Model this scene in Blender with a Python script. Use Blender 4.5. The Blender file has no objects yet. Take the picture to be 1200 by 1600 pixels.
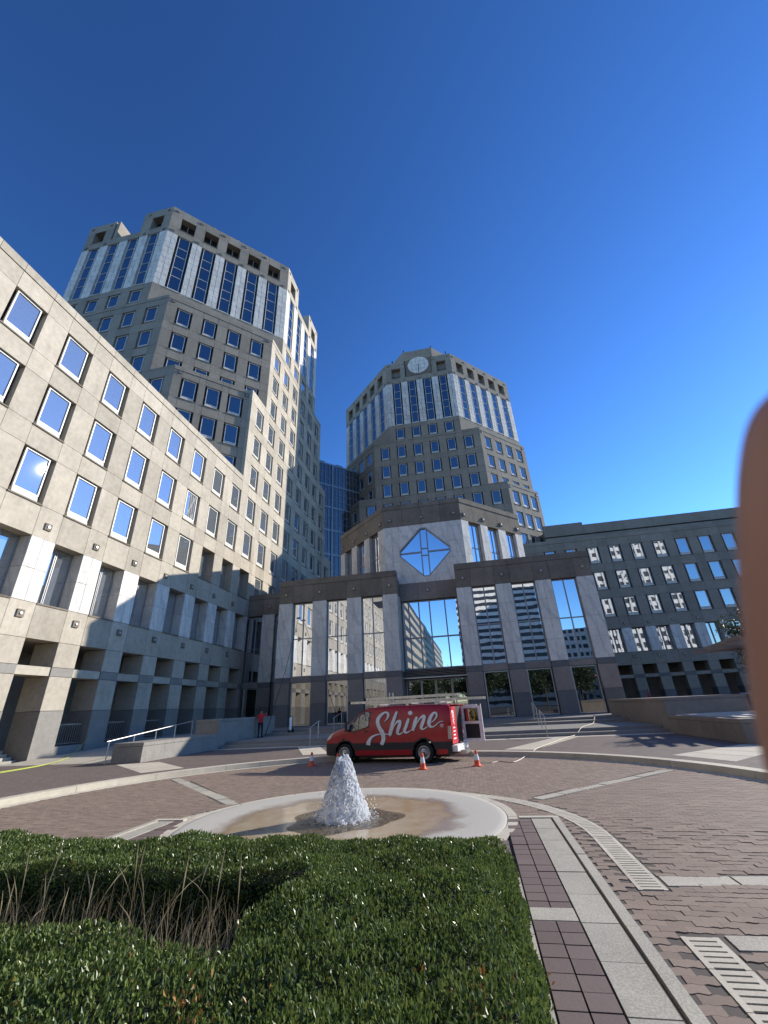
import bpy, bmesh, math, random
import numpy as np
from mathutils import Vector, Matrix
random.seed(7); RNG = np.random.default_rng(7)
R = math.radians
SC = bpy.context.scene
COL = SC.collection

# ------------------------------------------------------------------ camera
YAW, PITCH, ROLL, FPX, CAMH = R(10.10), R(25.34), R(-2.868), 649.7, 1.88
hd = Vector((-math.sin(YAW), math.cos(YAW), 0)); r0 = Vector((math.cos(YAW), math.sin(YAW), 0)); UPV = Vector((0, 0, 1))
fwd = math.cos(PITCH) * hd + math.sin(PITCH) * UPV
u0 = -math.sin(PITCH) * hd + math.cos(PITCH) * UPV
rgt = math.cos(ROLL) * r0 + math.sin(ROLL) * u0
upv = -math.sin(ROLL) * r0 + math.cos(ROLL) * u0
cam = bpy.data.cameras.new('camera'); camo = bpy.data.objects.new('camera', cam); COL.objects.link(camo)
m3 = Matrix((rgt, upv, -fwd)).transposed()
camo.matrix_world = Matrix.Translation((0, 0, CAMH)) @ m3.to_4x4()
cam.sensor_fit = 'HORIZONTAL'; cam.sensor_width = 36.0; cam.lens = 36.0 * FPX / 1200.0
cam.clip_start = 0.005; cam.clip_end = 6000
cam.dof.use_dof = True; cam.dof.focus_distance = 16.0; cam.dof.aperture_fstop = 22.0
SC.camera = camo

# ------------------------------------------------------------------ sky, sun, exposure
SUN = Vector((0.727, 0.534, 0.432)).normalized()
w = bpy.data.worlds.new('World'); SC.world = w; w.use_nodes = True
nt = w.node_tree; bg = nt.nodes['Background']
sky = nt.nodes.new('ShaderNodeTexSky'); sky.sky_type = 'NISHITA'; sky.sun_disc = False
sky.sun_elevation = math.asin(SUN.z); sky.sun_rotation = math.atan2(SUN.x, SUN.y)
sky.altitude = 200; sky.air_density = 1.0; sky.dust_density = 0.03; sky.ozone_density = 4.5
hsv = nt.nodes.new('ShaderNodeHueSaturation'); hsv.inputs['Saturation'].default_value = 1.08; nt.links.new(sky.outputs[0], hsv.inputs['Color']); gam = nt.nodes.new('ShaderNodeGamma'); gam.inputs[1].default_value = 1.42; nt.links.new(hsv.outputs[0], gam.inputs[0]); nt.links.new(gam.outputs[0], bg.inputs[0]); bg.inputs[1].default_value = 0.093
sl = bpy.data.lights.new('sun', 'SUN'); sl.energy = 4.6; sl.angle = R(0.53); sl.color = (1.0, 0.93, 0.82)
so = bpy.data.objects.new('sun', sl); COL.objects.link(so); so.rotation_euler = SUN.to_track_quat('Z', 'Y').to_euler(); so.location = (60, 40, 80)
SC.view_settings.view_transform = 'Standard'; SC.view_settings.look = 'None'; SC.view_settings.exposure = 0.45; SC.view_settings.gamma = 1.0
SC.view_settings.use_curve_mapping = False
SC.cycles.max_bounces = 9; SC.cycles.glossy_bounces = 4; SC.cycles.diffuse_bounces = 5; SC.cycles.transmission_bounces = 4
SC.cycles.caustics_reflective = False; SC.cycles.caustics_refractive = False

# ------------------------------------------------------------------ materials
MATS = {}
def nmat(name):
    m = bpy.data.materials.new(name); m.use_nodes = True; MATS[name] = m
    return m, m.node_tree, m.node_tree.nodes['Principled BSDF']
def nd(t, k, **kw):
    n = t.nodes.new(k)
    for a, b in kw.items(): setattr(n, a, b)
    return n
def rand_val(t):
    oi = nd(t, 'ShaderNodeObjectInfo'); ge = nd(t, 'ShaderNodeNewGeometry')
    a = nd(t, 'ShaderNodeMath', operation='ADD'); t.links.new(oi.outputs['Random'], a.inputs[0]); t.links.new(ge.outputs['Random Per Island'], a.inputs[1])
    f = nd(t, 'ShaderNodeMath', operation='FRACT'); t.links.new(a.outputs[0], f.inputs[0]); return f.outputs[0]
def mixc(t, fac, a, b, mode='MIX'):
    m = nd(t, 'ShaderNodeMix', data_type='RGBA', blend_type=mode)
    for s, v in ((m.inputs[0], fac), (m.inputs[6], a), (m.inputs[7], b)):
        if hasattr(v, 'links'): t.links.new(v, s)
        else: s.default_value = v if not isinstance(v, tuple) else (*v, 1)[:4]
    return m.outputs[2]
def noise(t, scale, detail=4, rough=.55, coord='Object', stretch=None, dist=0.0):
    tc = nd(t, 'ShaderNodeTexCoord'); src = tc.outputs[coord]
    if coord == 'World':
        src = None
    if stretch:
        mp = nd(t, 'ShaderNodeMapping'); mp.inputs['Scale'].default_value = stretch; t.links.new(src, mp.inputs[0]); src = mp.outputs[0]
    n = nd(t, 'ShaderNodeTexNoise'); n.inputs['Scale'].default_value = scale; n.inputs['Detail'].default_value = detail; n.inputs['Roughness'].default_value = rough; n.inputs['Distortion'].default_value = dist
    t.links.new(src, n.inputs['Vector']); return n.outputs[0]
def wpos(t, scale=(1, 1, 1)):
    g = nd(t, 'ShaderNodeNewGeometry'); mp = nd(t, 'ShaderNodeMapping'); mp.inputs['Scale'].default_value = scale
    t.links.new(g.outputs['Position'], mp.inputs[0]); return mp.outputs[0]
def wnoise(t, scale, detail=4, rough=.55, stretch=(1, 1, 1), dist=0.0):
    n = nd(t, 'ShaderNodeTexNoise'); n.inputs['Scale'].default_value = scale; n.inputs['Detail'].default_value = detail; n.inputs['Roughness'].default_value = rough; n.inputs['Distortion'].default_value = dist
    t.links.new(wpos(t, stretch), n.inputs['Vector']); return n.outputs[0]
def ramp(t, val, p0, p1, c0=(0, 0, 0), c1=(1, 1, 1)):
    r = nd(t, 'ShaderNodeValToRGB'); r.color_ramp.elements[0].position = p0; r.color_ramp.elements[1].position = p1
    r.color_ramp.elements[0].color = (*c0, 1); r.color_ramp.elements[1].color = (*c1, 1); t.links.new(val, r.inputs[0]); return r.outputs[0]
def bump(t, b, val, strength=.3, dist=.01):
    n = nd(t, 'ShaderNodeBump'); n.inputs['Strength'].default_value = strength; n.inputs['Distance'].default_value = dist
    t.links.new(val, n.inputs['Height']); t.links.new(n.outputs[0], b.inputs['Normal'])
def stone(name, c1, c2, var=.16, rough=.8, stain=.25, speck=0.0, streak=True):
    m, t, b = nmat(name)
    n1 = wnoise(t, .55, 5, .6); n2 = wnoise(t, 3.5, 4, .6)
    col = mixc(t, ramp(t, n1, .35, .68), c1, c2)
    col = mixc(t, .35, col, ramp(t, n2, .25, .75, tuple(.7 * v for v in c1), tuple(min(1, 1.2 * v) for v in c2)), 'MIX')
    rv = rand_val(t)
    k = nd(t, 'ShaderNodeMapRange'); k.inputs[3].default_value = 1 - var; k.inputs[4].default_value = 1 + var; t.links.new(rv, k.inputs[0])
    hs = nd(t, 'ShaderNodeHueSaturation'); t.links.new(col, hs.inputs['Color']); t.links.new(k.outputs[0], hs.inputs['Value']); col = hs.outputs[0]
    if stain:
        st = wnoise(t, 1.0, 5, .65, (1.4, 1.4, .16))
        col = mixc(t, ramp(t, st, .52, .8, (0, 0, 0), (stain, stain, stain)), col, tuple(.45 * v for v in c1))
    if speck:
        sp = wnoise(t, 60, 2, .7)
        col = mixc(t, ramp(t, sp, .4, .62), mixc(t, speck, col, (.02, .02, .02)), mixc(t, speck * .6, col, (.6, .58, .54)))
    t.links.new(col, b.inputs['Base Color']); b.inputs['Roughness'].default_value = rough
    bump(t, b, wnoise(t, 25, 4, .7), .25, .006)
    return m
def flat(name, c, rough=.5, metal=0.0, var=0.0, bumpsc=0, coat=0.0, emit=None):
    m, t, b = nmat(name)
    n = wnoise(t, 6, 4, .6)
    k = .12 + var
    col = mixc(t, ramp(t, n, .3, .7), tuple(v * (1 - k) for v in c), tuple(min(1, v * (1 + k * .6)) for v in c))
    if var:
        rv = rand_val(t); mr = nd(t, 'ShaderNodeMapRange'); mr.inputs[3].default_value = 1 - var; mr.inputs[4].default_value = 1 + var; t.links.new(rv, mr.inputs[0])
        hs = nd(t, 'ShaderNodeHueSaturation'); t.links.new(col, hs.inputs['Color']); t.links.new(mr.outputs[0], hs.inputs['Value']); col = hs.outputs[0]
    t.links.new(col, b.inputs['Base Color']); b.inputs['Roughness'].default_value = rough; b.inputs['Metallic'].default_value = metal
    if coat: b.inputs['Coat Weight'].default_value = coat; b.inputs['Coat Roughness'].default_value = .06
    if bumpsc: bump(t, b, wnoise(t, bumpsc, 4, .6), .4, .006)
    return m
def glass(name, tint=(.012, .016, .024), refl=.36, wav=.0, wsc=.6, rough=.01):
    m, t, b = nmat(name)
    out = t.nodes['Material Output']
    df = nd(t, 'ShaderNodeBsdfDiffuse'); df.inputs[0].default_value = (*tint, 1)
    gl = nd(t, 'ShaderNodeBsdfGlossy'); gl.inputs['Roughness'].default_value = rough; gl.inputs[0].default_value = (.92, .95, 1, 1)
    lw = nd(t, 'ShaderNodeFresnel'); lw.inputs[0].default_value = 1.5
    mr = nd(t, 'ShaderNodeMapRange'); mr.inputs[1].default_value = .04; mr.inputs[2].default_value = 1; mr.inputs[3].default_value = refl; mr.inputs[4].default_value = 1
    t.links.new(lw.outputs[0], mr.inputs[0])
    mx = nd(t, 'ShaderNodeMixShader'); t.links.new(mr.outputs[0], mx.inputs[0]); t.links.new(df.outputs[0], mx.inputs[1]); t.links.new(gl.outputs[0], mx.inputs[2])
    t.links.new(mx.outputs[0], out.inputs[0])
    if wav:
        n = wnoise(t, wsc, 2, .4, (1, 1, 1), .6); bp = nd(t, 'ShaderNodeBump'); bp.inputs['Strength'].default_value = 1; bp.inputs['Distance'].default_value = wav
        t.links.new(n, bp.inputs['Height']); t.links.new(bp.outputs[0], gl.inputs['Normal'])
    return m
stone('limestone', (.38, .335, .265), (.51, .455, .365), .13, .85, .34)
stone('limestone_tower', (.265, .230, .180), (.345, .302, .240), .10, .85, .28)  # darker limestone copy: shade of faces turned from the sun put into colour
stone('limestone_dark', (.150, .124, .094), (.245, .208, .160), .14, .85, .45)
stone('marble', (.64, .605, .54), (.80, .765, .69), .08, .72, .0)
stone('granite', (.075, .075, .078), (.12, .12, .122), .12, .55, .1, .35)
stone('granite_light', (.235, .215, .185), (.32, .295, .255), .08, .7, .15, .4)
stone('taupe_stone', (.22, .185, .158), (.30, .255, .215), .10, .7, .2)
stone('concrete', (.40, .365, .285), (.52, .475, .375), .10, .85, .12, .25)
stone('concrete_pale', (.52, .465, .36), (.64, .575, .45), .07, .85, .1, .15)
stone('backing', (.20, .19, .17), (.26, .25, .22), .05, .9, 0)
m, t, b = MATS['marble'], MATS['marble'].node_tree, MATS['marble'].node_tree.nodes['Principled BSDF']
# veins on the marble
wv = nd(t, 'ShaderNodeTexWave'); wv.bands_direction = 'DIAGONAL'; wv.inputs['Scale'].default_value = .5; wv.inputs['Distortion'].default_value = 9; wv.inputs['Detail'].default_value = 4; wv.inputs['Detail Scale'].default_value = 1.2
t.links.new(wpos(t, (1, 1, .35)), wv.inputs[0])
src = b.inputs['Base Color'].links[0].from_socket
t.links.new(mixc(t, ramp(t, wv.outputs[0], .78, .98, (0, 0, 0), (.4, .4, .4)), src, (.40, .41, .42)), b.inputs['Base Color'])
flat('white_frame', (.78, .77, .73), .45)
flat('cream_sill', (.66, .62, .53), .7)
flat('dark_metal', (.035, .036, .04), .45, .3)
flat('black', (.012, .012, .013), .6)
flat('grey_metal', (.32, .32, .33), .38, .8)
flat('steel', (.55, .55, .55), .32, .9)
flat('alu', (.62, .62, .60), .35, .75)
flat('mullion_grey', (.30, .30, .31), .45, .4)
flat('blue_steel', (.26, .28, .30), .4, .5)
glass('glass_sky', (.004, .008, .02), .27, .0)
glass('glass_wing', (.17, .185, .19), .46, .0)  # pale diffuse tint paints the bright sky's reflection into the panes
glass('glass_wavy', (.010, .012, .014), .60, .0042, .38)
glass('glass_lobby', (.012, .013, .014), .74, .0025, .4)
glass('glass_door', (.012, .012, .011), .28, .004, .45)
glass('glass_bridge', (.045, .045, .045), .12, .01, .6)
glass('glass_car', (.01, .012, .012), .16, .0)
flat('roof', (.30, .29, .27), .9)
def paver(name, c1, c2, var=.22, rough=.8):
    m, t, b = nmat(name); rv = rand_val(t)
    col = mixc(t, rv, c1, c2)
    n = wnoise(t, 1.1, 4, .6); col = mixc(t, ramp(t, n, .35, .7, (.0, .0, .0), (.4, .4, .4)), col, tuple(.75 * v for v in c1))
    n2 = wnoise(t, 40, 3, .7); col = mixc(t, .35, col, mixc(t, n2, tuple(.6 * v for v in c1), tuple(1.35 * v for v in c2)))
    t.links.new(col, b.inputs['Base Color']); b.inputs['Roughness'].default_value = rough
    bump(t, b, n2, .35, .004); return m
paver('paver_brown', (.178, .128, .096), (.290, .215, .160))
paver('paver_mauve', (.125, .088, .078), (.180, .130, .112))
flat('sand_joint', (.095, .078, .065), .95)
# far brick paving on the pavements
m, t, b = nmat('brick_paving')
br = nd(t, 'ShaderNodeTexBrick'); br.inputs['Scale'].default_value = 1; br.inputs['Brick Width'].default_value = .22; br.inputs['Row Height'].default_value = .11; br.inputs['Mortar Size'].default_value = .006
br.inputs['Color1'].default_value = (.125, .095, .082, 1); br.inputs['Color2'].default_value = (.19, .145, .12, 1); br.inputs['Mortar'].default_value = (.06, .05, .045, 1)
t.links.new(wpos(t), br.inputs['Vector']); n = wnoise(t, .8, 5, .6)
t.links.new(mixc(t, ramp(t, n, .35, .7, (0, 0, 0), (.5, .5, .5)), br.outputs[0], (.105, .085, .075)), b.inputs['Base Color']); b.inputs['Roughness'].default_value = .85
flat('asphalt', (.055, .055, .055), .9, bumpsc=40)

# ------------------------------------------------------------------ mesh helpers
class MB:
    def __init__(s): s.v = []; s.f = []
    def box(s, x0, y0, z0, x1, y1, z1):
        n = len(s.v)
        s.v += [(x0, y0, z0), (x1, y0, z0), (x1, y1, z0), (x0, y1, z0), (x0, y0, z1), (x1, y0, z1), (x1, y1, z1), (x0, y1, z1)]
        s.f += [tuple(n + i for i in q) for q in ((0, 3, 2, 1), (4, 5, 6, 7), (0, 1, 5, 4), (1, 2, 6, 5), (2, 3, 7, 6), (3, 0, 4, 7))]
        return s
    def prism(s, poly, z0, z1):           # poly counter-clockwise, z0/z1 numbers or lists
        n = len(s.v); k = len(poly)
        a = z0 if isinstance(z0, (list, tuple)) else [z0] * k; c = z1 if isinstance(z1, (list, tuple)) else [z1] * k
        s.v += [(p[0], p[1], a[i]) for i, p in enumerate(poly)] + [(p[0], p[1], c[i]) for i, p in enumerate(poly)]
        s.f.append(tuple(n + i for i in reversed(range(k)))); s.f.append(tuple(n + k + i for i in range(k)))
        for i in range(k): j = (i + 1) % k; s.f.append((n + i, n + j, n + k + j, n + k + i))
        return s
    def side(s, poly, y0, y1):            # polygon in x,z extruded along y
        n = len(s.v); k = len(poly)
        s.v += [(p[0], y0, p[1]) for p in poly] + [(p[0], y1, p[1]) for p in poly]
        s.f.append(tuple(n + i for i in range(k))); s.f.append(tuple(n + k + i for i in reversed(range(k))))
        for i in range(k): j = (i + 1) % k; s.f.append((n + j, n + i, n + k + i, n + k + j))
        return s
    def tube(s, pts, r, seg=6, cap=True, close=False):
        pts = [Vector(p) for p in pts]; n0 = len(s.v); k = len(pts); rr = r if isinstance(r, (list, tuple)) else [r] * k
        for i, p in enumerate(pts):
            a = pts[i - 1] if (i > 0 or close) else p; c = pts[(i + 1) % k] if (i < k - 1 or close) else p
            d = (c - a); d = d.normalized() if d.length > 1e-9 else Vector((0, 0, 1))
            ref = Vector((0, 0, 1)) if abs(d.z) < .95 else Vector((1, 0, 0))
            e1 = d.cross(ref).normalized(); e2 = d.cross(e1).normalized()
            for q in range(seg):
                a_ = 2 * math.pi * q / seg; s.v.append(tuple(p + (e1 * math.cos(a_) + e2 * math.sin(a_)) * rr[i]))
        for i in range(k if close else k - 1):
            for q in range(seg):
                a0 = n0 + i * seg + q; a1 = n0 + i * seg + (q + 1) % seg; b0 = n0 + ((i + 1) % k) * seg + q; b1 = n0 + ((i + 1) % k) * seg + (q + 1) % seg
                s.f.append((a0, a1, b1, b0))
        if cap and not close:
            s.f.append(tuple(n0 + q for q in reversed(range(seg)))); s.f.append(tuple(n0 + (k - 1) * seg + q for q in range(seg)))
        return s
    def lathe(s, prof, seg=24, axis='z', c=(0, 0, 0), cap=True):
        n0 = len(s.v)
        for (r, z) in prof:
            for q in range(seg):
                a = 2 * math.pi * q / seg
                p = (r * math.cos(a), r * math.sin(a), z) if axis == 'z' else (r * math.cos(a), z, r * math.sin(a))
                s.v.append((p[0] + c[0], p[1] + c[1], p[2] + c[2]))
        for i in range(len(prof) - 1):
            for q in range(seg):
                a0 = n0 + i * seg + q; a1 = n0 + i * seg + (q + 1) % seg; b0 = a0 + seg; b1 = a1 + seg
                s.f.append((a0, a1, b1, b0) if axis == 'z' else (a0, b0, b1, a1))
        if not cap: return s
        s.f.append(tuple(n0 + q for q in (reversed(range(seg)) if axis == 'z' else range(seg))))
        e = n0 + (len(prof) - 1) * seg; s.f.append(tuple(e + q for q in (range(seg) if axis == 'z' else reversed(range(seg)))))
        return s
    def mesh(s, name, mat, smooth=False, ang=40):
        me = bpy.data.meshes.new(name); me.from_pydata(s.v, [], s.f)
        for mm in (mat if isinstance(mat, (list, tuple)) else [mat]): me.materials.append(MATS[mm])
        if smooth:
            me.polygons.foreach_set('use_smooth', [True] * len(me.polygons))
            me.set_sharp_from_angle(angle=R(ang))
        me.update(); return me
def npmesh(name, V, F, mat, smooth=False):
    me = bpy.data.meshes.new(name); V = np.asarray(V, np.float32); F = np.asarray(F, np.int32)
    me.vertices.add(len(V)); me.vertices.foreach_set('co', V.ravel())
    k = F.shape[1]; me.loops.add(F.size); me.loops.foreach_set('vertex_index', F.ravel())
    me.polygons.add(len(F)); me.polygons.foreach_set('loop_start', np.arange(0, F.size, k, dtype=np.int32))
    me.polygons.foreach_set('use_smooth', np.full(len(F), bool(smooth)))
    me.materials.append(MATS[mat]); me.update(calc_edges=True); me.validate(); return me
def add(name, me, parent=None, loc=(0, 0, 0), rot=0.0):
    o = bpy.data.objects.new(name, me); COL.objects.link(o)
    loc = Vector(loc)
    if parent is not None:
        o.parent = parent
        if parent.parent is None and not parent.get('_loc_local'): loc = loc - Vector(parent.location)
    o.location = loc
    if isinstance(rot, (tuple, list)): o.rotation_euler = rot
    elif rot: o.rotation_euler = (0, 0, rot)
    return o
def sub(name, me, parent):        # a piece that shares its parent's own frame
    o = bpy.data.objects.new(name, me); COL.objects.link(o); o.parent = parent; return o
def thing(name, label, cat, loc=(0, 0, 0), rotz=0.0, group=None):
    o = bpy.data.objects.new(name, None); COL.objects.link(o); o.location = loc; o.rotation_euler = (0, 0, rotz)
    o.empty_display_size = .2
    return tag(o, label, cat, group)
def tag(o, label, cat, group=None):
    o['label'] = label; o['category'] = cat
    if group: o['group'] = group
    return o
def struct(o): o['kind'] = 'structure'; return o
def copy_tree(root, label=None, group=None):
    c = root.copy(); COL.objects.link(c)
    if label: c['label'] = label
    if group: c['group'] = group
    for ch in root.children:
        a = ch.copy(); COL.objects.link(a); a.parent = c
        for g in ch.children:
            q = g.copy(); COL.objects.link(q); q.parent = a
    return c
BOX = {}
def boxmesh(wd, dp, ht, mat):
    k = (round(wd, 3), round(dp, 3), round(ht, 3), mat)
    if k not in BOX: BOX[k] = MB().box(0, 0, 0, wd, dp, ht).mesh('panel', mat)
    return BOX[k]
# ------------------------------------------------------------------ facades
class Face:
    def __init__(s, ox, oy, ang):
        s.o = Vector((ox, oy, 0)); s.a = R(ang); s.U = Vector((math.cos(s.a), math.sin(s.a), 0)); s.N = Vector((math.sin(s.a), -math.cos(s.a), 0))
    def pos(s, u, dep, z): return s.o + s.U * u - s.N * dep + Vector((0, 0, z))
PAN = {}        # building -> list of panel specs
CAMV = Vector((0, 0, CAMH))
def panel(face, par, ua, ub, za, zb, mat, dep=1.0, proud=0.0, g=.012, name='panel'):
    if ub - ua < .08 or zb - za < .08: return
    PAN.setdefault(par.name, []).append((face, ua + g, ub - g, za + g, zb - g, mat, dep + proud, proud, name))
def flush(par, cap=290, only=None):
    L = PAN.pop(par.name, [])
    by = {}
    for s in L: by.setdefault(s[8], []).append(s)
    for name, lst in by.items():
        def score(s):
            c = s[0].pos((s[1] + s[2]) / 2, 0, (s[3] + s[4]) / 2); d = c - CAMV
            q = d.normalized(); vis = 1.0 if (q.dot(fwd) > .55 and abs(d.dot(rgt) / max(.1, d.dot(fwd))) < .95) else .02
            return -vis * min(s[2] - s[1], s[4] - s[3]) / d.length * max(.05, -q.dot(s[0].N))
        lst.sort(key=score)
        n = cap if name == 'panel' else (0 if name == 'marble_tile_small' else 300)
        for s in lst[:n]:
            f, a, b_, c, d, mat, dep, pr, _ = s
            add(name, boxmesh(b_ - a, dep, d - c, mat), par, f.pos(a, -pr, c), f.a)
        rest = lst[n:]
        mats = sorted(set(s[5] for s in rest))
        for mt in mats:
            mb = MB()
            for f, a, b_, c, d, mat, dep, pr, _ in rest:
                if mat != mt: continue
                k = len(mb.v); p = [f.pos(a, -pr, 0), f.pos(b_, -pr, 0), f.pos(b_, dep - pr, 0), f.pos(a, dep - pr, 0)]
                off = Vector(par.location)
                mb.prism([(v.x - off.x, v.y - off.y) for v in p], c - off.z, d - off.z)
            o = add('marble_tile' if 'marble' in name else name, mb.mesh(name, mt), par, par.location); o['kind'] = 'stuff'
WM = {}
def win_meshes(kind, wd, ht, gl):
    k = (kind, round(wd, 2), round(ht, 2), gl)
    if k in WM: return WM[k]
    P = []
    if kind == 'std':
        s = .26; f = MB(); x0, x1, z0, z1 = s, wd - s, .46, ht - .05; t = .075
        f.box(x0, .14, z0, x0 + t, .25, z1).box(x1 - t, .14, z0, x1, .25, z1).box(x0 + t, .14, z1 - t, x1 - t, .25, z1).box(x0 + t, .14, z0, x1 - t, .25, z0 + t)
        base = f.mesh('window', 'white_frame')
        P.append(('pane', MB().box(x0 + t - .005, .202, z0 + t - .005, x1 - t + .005, .218, z1 - t + .005).mesh('pane', gl)))
        sl = MB(); n = 0
        sl.v += [(x0, .09, .05), (x1, .09, .05), (x1, .16, .44), (x0, .16, .44), (x0, .34, .05), (x1, .34, .05), (x1, .34, .44), (x0, .34, .44)]
        sl.f += [(0, 1, 2, 3), (3, 2, 6, 7), (1, 5, 6, 2), (4, 0, 3, 7), (4, 5, 1, 0), (5, 4, 7, 6)]
        P.append(('sill', sl.mesh('sill', 'cream_sill')))
        P.append(('ledge', MB().box(-.02, -.07, -.05, wd + .02, .36, .045).mesh('ledge', 'limestone_dark')))
        P.append(('recess_panel', MB().box(.005, .40, .05, wd - .005, .46, ht - .005).mesh('recess_panel', 'black')))
    elif kind == 'deep':
        f = MB(); y0, y1 = .78, .88; t = .07
        f.box(.02, y0, .04, .02 + t, y1, ht - .02).box(wd - .02 - t, y0, .04, wd - .02, y1, ht - .02).box(.09, y0, ht - .02 - t, wd - .09, y1, ht - .02).box(.09, y0, .04, wd - .09, y1, .04 + t)
        f.box(wd * .42 - .05, y0 - .05, .11, wd * .42 + .0, y1, ht - .09).box(wd * .42 + .06, y0 - .05, .11, wd * .42 + .11, y1, ht - .09)
        base = f.mesh('window', 'mullion_grey')
        P.append(('pane', MB().box(.08, .83, .10, wd - .08, .85, ht - .08).mesh('pane', gl)))
        P.append(('ledge', MB().box(.01, -.05, -.06, wd - .01, .75, .035).mesh('ledge', 'limestone_dark')))
    elif kind == 'strip':
        s = .32; f = MB(); x0, x1 = s, wd - s; t = .07; y0, y1 = .10, .22
        f.box(x0, y0, .28, x0 + t, y1, ht - .05).box(x1 - t, y0, .28, x1, y1, ht - .05)
        zs = [.28 + (ht - .33) * q for q in (0, .235, .40, .62, .79, 1.0)]
        for z in zs: f.box(x0 + t, y0, max(.28, z - t / 2), x1 - t, y1, min(ht - .05, z + t / 2) + (.02 if z == zs[0] else 0))
        base = f.mesh('window', 'white_frame')
        for a, c in zip(zs[:-1], zs[1:]):
            P.append(('pane', MB().box(x0 + t, .16, a + t / 2, x1 - t, .18, c - t / 2).mesh('pane', gl)))
        P.append(('recess_panel', MB().box(.005, .40, .05, wd - .005, .46, ht - .005).mesh('recess_panel', 'black')))
        P.append(('sill', MB().box(-.02, -.08, -.05, wd + .02, .34, .06).box(x0, .02, .06, x1, .22, .25).mesh('sill', 'cream_sill')))
    elif kind == 'crown':
        f = MB(); f.box(.0, .9, 0, .08, 1.0, ht).box(wd - .08, .9, 0, wd, 1.0, ht).box(wd / 2 - .06, .86, 0, wd / 2 + .06, 1.0, ht).box(.08, .9, ht * .42, wd / 2 - .06, .98, ht * .42 + .06).box(wd / 2 + .06, .9, ht * .42, wd - .08, .98, ht * .42 + .06)
        base = f.mesh('window', 'mullion_grey')
        P.append(('pane', MB().box(.0, 1.04, 0, wd, 1.08, ht).mesh('pane', 'glass_car')))
        P.append(('ledge', MB().box(-.03, -.06, -.06, wd + .03, .3, .03).mesh('ledge', 'limestone_dark')))
    elif kind == 'lobby':
        f = MB(); t = .085; y0, y1 = .36, .50
        f.box(0, y0, 0, t, y1, ht).box(wd - t, y0, 0, wd, y1, ht).box(t, y0, ht - t, wd - t, y1, ht).box(t, y0, 0, wd - t, y1, t)
        c = wd * .5; f.box(c - .05, y0, t, c + .05, y1, ht - t)
        zt = ht * .5; f.box(t, y0 + .01, zt - .05, c - .05, y1 - .01, zt + .05).box(c + .05, y0 + .01, zt - .05, wd - t, y1 - .01, zt + .05)
        base = f.mesh('window', 'mullion_grey')
        for (a, b2) in ((t, c - .05), (c + .05, wd - t)):
            for (z0, z1) in ((t, zt - .05), (zt + .05, ht - t)):
                P.append(('pane', MB().box(a, .42, z0, b2, .44, z1).mesh('pane', gl)))
    elif kind == 'door':
        f = MB(); t = .09; y0, y1 = .36, .48
        f.box(0, y0, 0, t, y1, ht).box(wd - t, y0, 0, wd, y1, ht).box(t, y0, ht - t, wd - t, y1, ht).box(t, y0, 0, wd - t, y1, .10)
        base = f.mesh('window', 'steel')
        P.append(('pane', MB().box(t, .42, .10, wd - t, .44, ht - t).mesh('pane', gl)))
    WM[k] = (base, P); return WM[k]
def window(face, par, kind, ua, ub, za, zb, gl):
    base, P = win_meshes(kind, ub - ua, zb - za, gl)
    o = add('window', base, par, face.pos(ua, 0, za), face.a)
    for n, me in P: sub(n, me, o)
    return o
MED = None
def medallion(face, par, u, z, s=.42):
    key = ('med', s)
    if key not in WM:
        a = MB().box(-s / 2, -.08, -s / 2, s / 2, .02, s / 2).mesh('medallion', 'limestone_dark')
        c = MB().lathe([(s * .17, -.14), (s * .14, -.09), (s * .2, -.08)], 10, 'y').mesh('stud', 'steel'); WM[key] = (a, c)
    a, c = WM[key]; o = add('medallion', a, par, face.pos(u, 0, z), face.a); sub('stud', c, o)
def cols(ua, ub, centers, half):
    out = []; cur = ua
    for c in sorted(centers):
        if c - half < ua + .3 or c + half > ub - .3: continue
        if c - half > cur: out.append((cur, c - half, 'p'))
        out.append((c - half, c + half, 'w')); cur = c + half
    if ub > cur + .02: out.append((cur, ub, 'p'))
    return out
WTOP = [17.05 + 4.575 * k for k in range(10)]; WH = 3.12
def tower_rows(z0, z1, last_top, cop=True):          # spandrel and window rows between z0 and z1
    rows = []; cur = z0
    for t in WTOP:
        if t - WH < z0 - .05: continue
        if t > last_top + .1: break
        if t - WH - cur > .08: rows.append((cur, t - WH, 's'))
        rows.append((t - WH, t, 'w')); cur = t
    if cop and z1 - cur > .7: rows.append((cur, z1 - .62, 's')); rows.append((z1 - .62, z1, 'c'))
    elif z1 - cur > .08: rows.append((cur, z1, 's'))
    return rows
def grid(face, par, ua, ub, rows, centers, half, mat, gl, dep=1.0, g=.014, skip=None):
    cs = cols(ua, ub, centers, half)
    for (za, zb, k) in rows:
        for (a, b_, ck) in cs:
            if skip and skip((a + b_) / 2, (za + zb) / 2): continue
            if k == 'w' and ck == 'w': window(face, par, 'std', a, b_, za, zb, gl)
            else: panel(face, par, a, b_, za, zb, mat, dep, .05 if k == 'c' else 0, g)
def marble_tier(face, par, ua, ub, centers, half, mb0, mb1, gl):
    for (a, b_, k) in cols(ua, ub, centers, half):
        if k == 'w': window(face, par, 'strip', a, b_, mb0, mb1, gl); continue
        nc = 2; nr = 10
        for i in range(nc):
            for j in range(nr):
                panel(face, par, a + (b_ - a) * i / nc, a + (b_ - a) * (i + 1) / nc, mb0 + (mb1 - mb0) * j / nr, mb0 + (mb1 - mb0) * (j + 1) / nr, 'marble', .6, 0, .022, 'marble_tile_small')
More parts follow.
